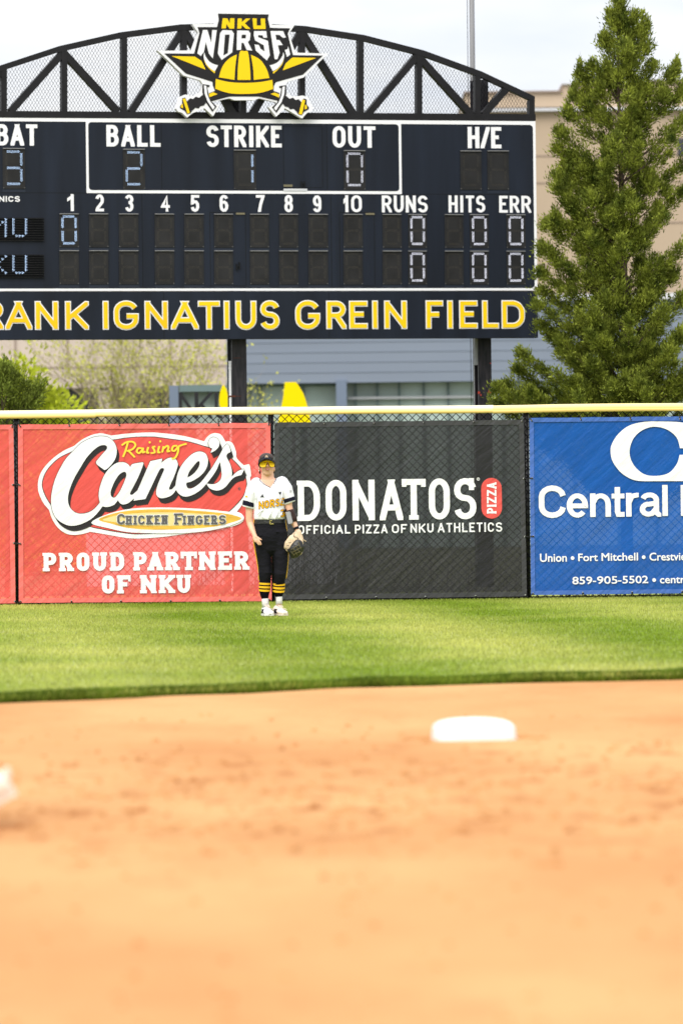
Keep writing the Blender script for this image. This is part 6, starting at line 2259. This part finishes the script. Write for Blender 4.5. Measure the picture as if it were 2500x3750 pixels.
def budding_tree():
    D = 122.0
    rnd = random.Random(4)
    b = at(560, 1800, D)
    T = thing('budding_tree', (b.x, b.y, 0), 'bare branching tree with sparse yellow green buds in front of the tan wall', 'tree')
    tb = MB(); lm = MB()
    ends = []
    def grow(p, d, L, r, lev):
        segs = 4
        for i in range(segs):
            d = (d + Vector((rnd.gauss(0, .13), rnd.gauss(0, .13), rnd.gauss(.03, .08)))).normalized()
            n = p + d * (L / segs)
            (tb if lev == 0 else lm).bar(p, n, r, 5, r2=r * .86)
            r *= .86
            p = n
            if lev >= 1:
                ends.append((Vector(p), Vector(d)))
            if lev < 3 and i >= 1:
                for _ in range(2 if lev < 3 else 1):
                    a = rnd.uniform(0, 6.283)
                    sd = Vector((math.cos(a), math.sin(a), rnd.uniform(.1, .7))).normalized()
                    grow(p, (d * .75 + sd * .75).normalized(), L * rnd.uniform(.55, .75), r * .55, lev + 1)
    for x, tilt in ((446, -.25), (574, -.02), (500, -.12), (610, .10)):
        q0 = at(x, 1700, D)
        grow(Vector((q0.x, q0.y, 0)), Vector((tilt, rnd.uniform(-.1, .1), 1)).normalized(), 2.7, .075, 0)
    tb.build('trunk', M['twig'], T)
    lm.build('limb', M['twig'], T)
    rn = np.random.default_rng(8)
    pos = np.concatenate([np.array(p) + rn.normal(0, .10, (4, 3)) for i, (p, d) in enumerate(ends) if i % 3 == 0])
    dr = np.concatenate([np.array(d) + rn.normal(0, .6, (4, 3)) for i, (p, d) in enumerate(ends) if i % 3 == 0])
    raw_mesh('crown', leaves(pos, dr, .09, .022, rn), 4, M['bud'], T)
budding_tree()

# ------------------------------------------------------------------ buildings beyond
def upright(D, skew=0.0):
    return Plane(at(0, 1800, D), at(2500, 1800, D + skew))

def pbox(pl, parent, name, m_, x0, y0, x1, y1, off=0.0, th=0.3, bottom=None):
    u0, z0, u1, z1 = pl.box(x0, y0, x1, y1)
    if bottom is not None:
        z0 = bottom
    mb = MB()
    mb.box(pl.P(((u0 + u1) / 2, (z0 + z1) / 2), off - th / 2), pl.U * ((u1 - u0) / 2), pl.N * (th / 2), Vector((0, 0, (z1 - z0) / 2)))
    return mb.build(name, m_, parent)

def build_buildings():
    # tall tan block behind the conifer
    pl = upright(190)
    T = thing('precast_building', pl.P((pl.uv(2300, 1800)[0], 0)), 'tall tan concrete building with a stepped parapet behind the big conifer', 'building')
    pbox(pl, T, 'wall', M['tan_light'], 1700, 399, 3300, 1800, 0, 12, bottom=-.04)
    pbox(pl, T, 'ledge', M['flash'], 1690, 392, 3310, 402, .25, 1.0)
    pbox(pl, T, 'parapet', M['tan_light'], 1704, 338, 2062, 392, -.2, 10)
    pbox(pl, T, 'parapet', M['tan_light'], 2062, 306, 2372, 392, -.2, 10)
    pbox(pl, T, 'parapet', M['tan_light'], 2372, 292, 3300, 392, -.2, 10)
    pbox(pl, T, 'coping', M['joint'], 1698, 332, 2056, 338, -.1, 10.2)
    pbox(pl, T, 'coping', M['flash'], 2056, 300, 2368, 306, -.1, 10.2)
    pbox(pl, T, 'coping', M['joint'], 2368, 286, 3300, 292, -.1, 10.2)
    for y in (563, 662, 812, 962):
        pbox(pl, T, 'wall_joint', M['joint'], 1700, y, 3300, y + 4, .02, .3)
    pbox(pl, T, 'window', M['glass_dark'], 2478, 505, 2640, 570, .03, .3)
    # lower tan block at the left with a dark glazed ground floor
    pl = upright(165)
    T = thing('precast_building', pl.P((pl.uv(200, 1800)[0], 0)), 'low tan concrete building with dark ground floor windows behind the bare tree', 'building')
    pbox(pl, T, 'wall', M['tan_wall'], -1200, 860, 850, 1426, 0, 9)
    for x in (-140, 52, 243, 620):
        pbox(pl, T, 'wall_joint', M['joint'], x, 870, x + 7, 1350, .02, .3)
    pbox(pl, T, 'wall_joint', M['joint'], -1200, 1348, 850, 1352, .021, .3)
    pbox(pl, T, 'window', M['glass_dark'], -1200, 1426, 850, 1800, -1.2, .3, bottom=-.04)
    for x in (-420, -30, 362, 720):
        pbox(pl, T, 'column', M['tan_wall'], x, 1426, x + 52, 1800, -.1, .9, bottom=-.04)
    # blue-grey clad block
    pl = upright(145)
    T = thing('metal_clad_building', pl.P((pl.uv(1500, 1800)[0], 0)), 'blue grey metal clad building with a greenish glass ground floor, behind the scoreboard legs', 'building')
    pbox(pl, T, 'wall', M['clad'], 828, 1100, 3300, 1392, 0, 14)
    pbox(pl, T, 'coping', M['flash'], 820, 1078, 3310, 1100, .15, 14)
    for y in range(1130, 1392, 37):
        pbox(pl, T, 'cladding_joint', M['clad_dark'], 828, y, 3300, y + 3, .012, .2)
    gl = pbox(pl, T, 'glazing', M['glass'], 828, 1392, 3300, 1800, -.6, .2, bottom=-.04)
    for x in (905, 945, 1100, 1300, 1380, 1460, 1550, 1640, 1740, 1840, 1960, 2100, 2260, 2400):
        pbox(pl, T, 'mullion', M['mullion'], x, 1392, x + (16 if x < 1200 else 7), 1800, -.5, .12, bottom=-.04)
    pbox(pl, T, 'spandrel', M['mullion'], 828, 1392, 1230, 1414, -.45, .12)
    pbox(pl, T, 'transom', M['flash'], 1272, 1441, 3300, 1450, -.42, .12)
    pbox(pl, T, 'column', M['steelblue'], 1232, 1392, 1271, 1800, .1, .5, bottom=-.04)
    # entrance frame with open letters
    pl = upright(106)
    T = thing('letter_frame', pl.P((pl.uv(720, 1800)[0], 0)), 'grey green open frame holding big black letters, beside a small yellow sail', 'sign')
    pbox(pl, T, 'frame_post', M['steelblue'], 622, 1412, 656, 1800, 0, .3, bottom=-.04)
    pbox(pl, T, 'frame_post', M['mullion'], 812, 1412, 835, 1800, 0, .3, bottom=-.04)
    pbox(pl, T, 'frame_beam', M['mullion'], 656, 1410, 812, 1434, -.02, .3)
    pbox(pl, T, 'frame_back', M['frame_glass'], 656, 1434, 812, 1560, -.3, .1)
    mpp = 106 / F_PX
    for ch, x0, x1 in (('N', 655, 725), ('K', 715, 778), ('U', 786, 840)):
        mb = MB()
        put(mb, pl, glyph(ch, pl.box(x0, 1436, x1, 1534), 6.0 * mpp, 5.5 * mpp), .01, 0)
        mb.build('open_letter', M['sign_black'], T)
    # yellow sails
    for pts, lab in (([(1043, 1399, 1), (1084, 1399, 1), (1110, 1440), (1126, 1490), (1138, 1548, 1), (1015, 1560, 1), (1032, 1480), (1041, 1420)], 'large yellow tapered fabric sail standing in front of the glazed ground floor'),
                     ([(816, 1410), (830, 1428), (836, 1470), (830, 1500), (806, 1490), (804, 1450)], 'small yellow fabric sail beside the frame of open black letters')):
        pl2 = upright(104)
        mb = MB()
        q = [(*pl2.uv(*p[:2]), *p[2:]) for p in pts]
        foot = min(p[1] for p in q)
        mb.poly(pl2, [spline(q, True, 4)], 0, thick=.05)
        cu = sum(p[0] for p in q) / len(q)
        T2 = thing('yellow_sail', pl2.P((cu, 0)), lab, 'sail')
        mb2 = MB(); mb2.bar(pl2.P((cu, 0), -.03), pl2.P((cu, foot + .3), -.03), .03, 8)
        mb.build('fabric', M['sail'], T2)
        mb2.build('pole', M['galv'], T2)
    # added pale walls standing in for unidentified bright shapes behind the banners
    pl = upright(84, 1)
    for x0, x1, y, lab in ((322, 822, 1945, 'pale low stand-in wall for bright shapes seen through the red banner'), (903, 1238, 1890, 'pale low stand-in block for bright shapes seen through the fence behind the player')):
        T = thing('stand_in_wall', pl.P((pl.uv((x0 + x1) / 2, 1800)[0], 0)), lab, 'wall')
        pbox(pl, T, 'wall_body', M['pale_wall'], x0, y, x1, 2100, 0, .4, bottom=-.04)
        pbox(pl, T, 'wall_cap', M['pale_wall'], x0 - 4, y - 8, x1 + 4, y, .03, .46)
build_buildings()

def weeds():
    rnd = random.Random(9)
    pos = []
    for x0, x1, n, hmax in ((1060, 1340, 120, 1.15), (640, 960, 90, .95), (1340, 1900, 70, .75), (100, 640, 60, .5), (1950, 2500, 70, .7)):
        for _ in range(n):
            px = rnd.uniform(x0, x1)
            p = at(px, 1831, 69.4 + rnd.uniform(0, 1.4))
            h = hmax * rnd.uniform(.45, 1.0)
            lean = Vector((rnd.gauss(.05, .12), rnd.gauss(0, .1), 1))
            a = Vector((p.x, p.y, -.02))
            for i in range(4):
                b = a + lean.normalized() * (h / 4)
                lean.x += rnd.gauss(0, .10)
                r = .0042 * (1 - i * .2)
                w = Vector((r, 0, 0))
                pos += [tuple(a - w), tuple(a + w), tuple(b + w * .8), tuple(b - w * .8)]
                w = Vector((0, r, 0))
                pos += [tuple(a - w), tuple(a + w), tuple(b + w * .8), tuple(b - w * .8)]
                a = b
    tag(raw_mesh('dry_weeds', pos, 4, M['weed']), kind='stuff')
    # leaf litter and straw along the foot of the fence
    rn = np.random.default_rng(21)
    n = 9000
    x = rn.uniform(-5.5, 5.5, n)
    y = FENCE.O.y + (x - FENCE.O.x) * FENCE.U.y / FENCE.U.x + rn.uniform(.12, 1.6, n)
    pp = np.stack([x, y, np.full(n, -.04) + rn.random(n) * .06], 1)
    d = rn.normal(0, 1, (n, 3)); d[:, 2] = np.abs(d[:, 2]) * .8
    tag(raw_mesh('leaf_litter', leaves(pp, d, .07, .010, rn), 4, M['weed']), kind='stuff')
weeds()
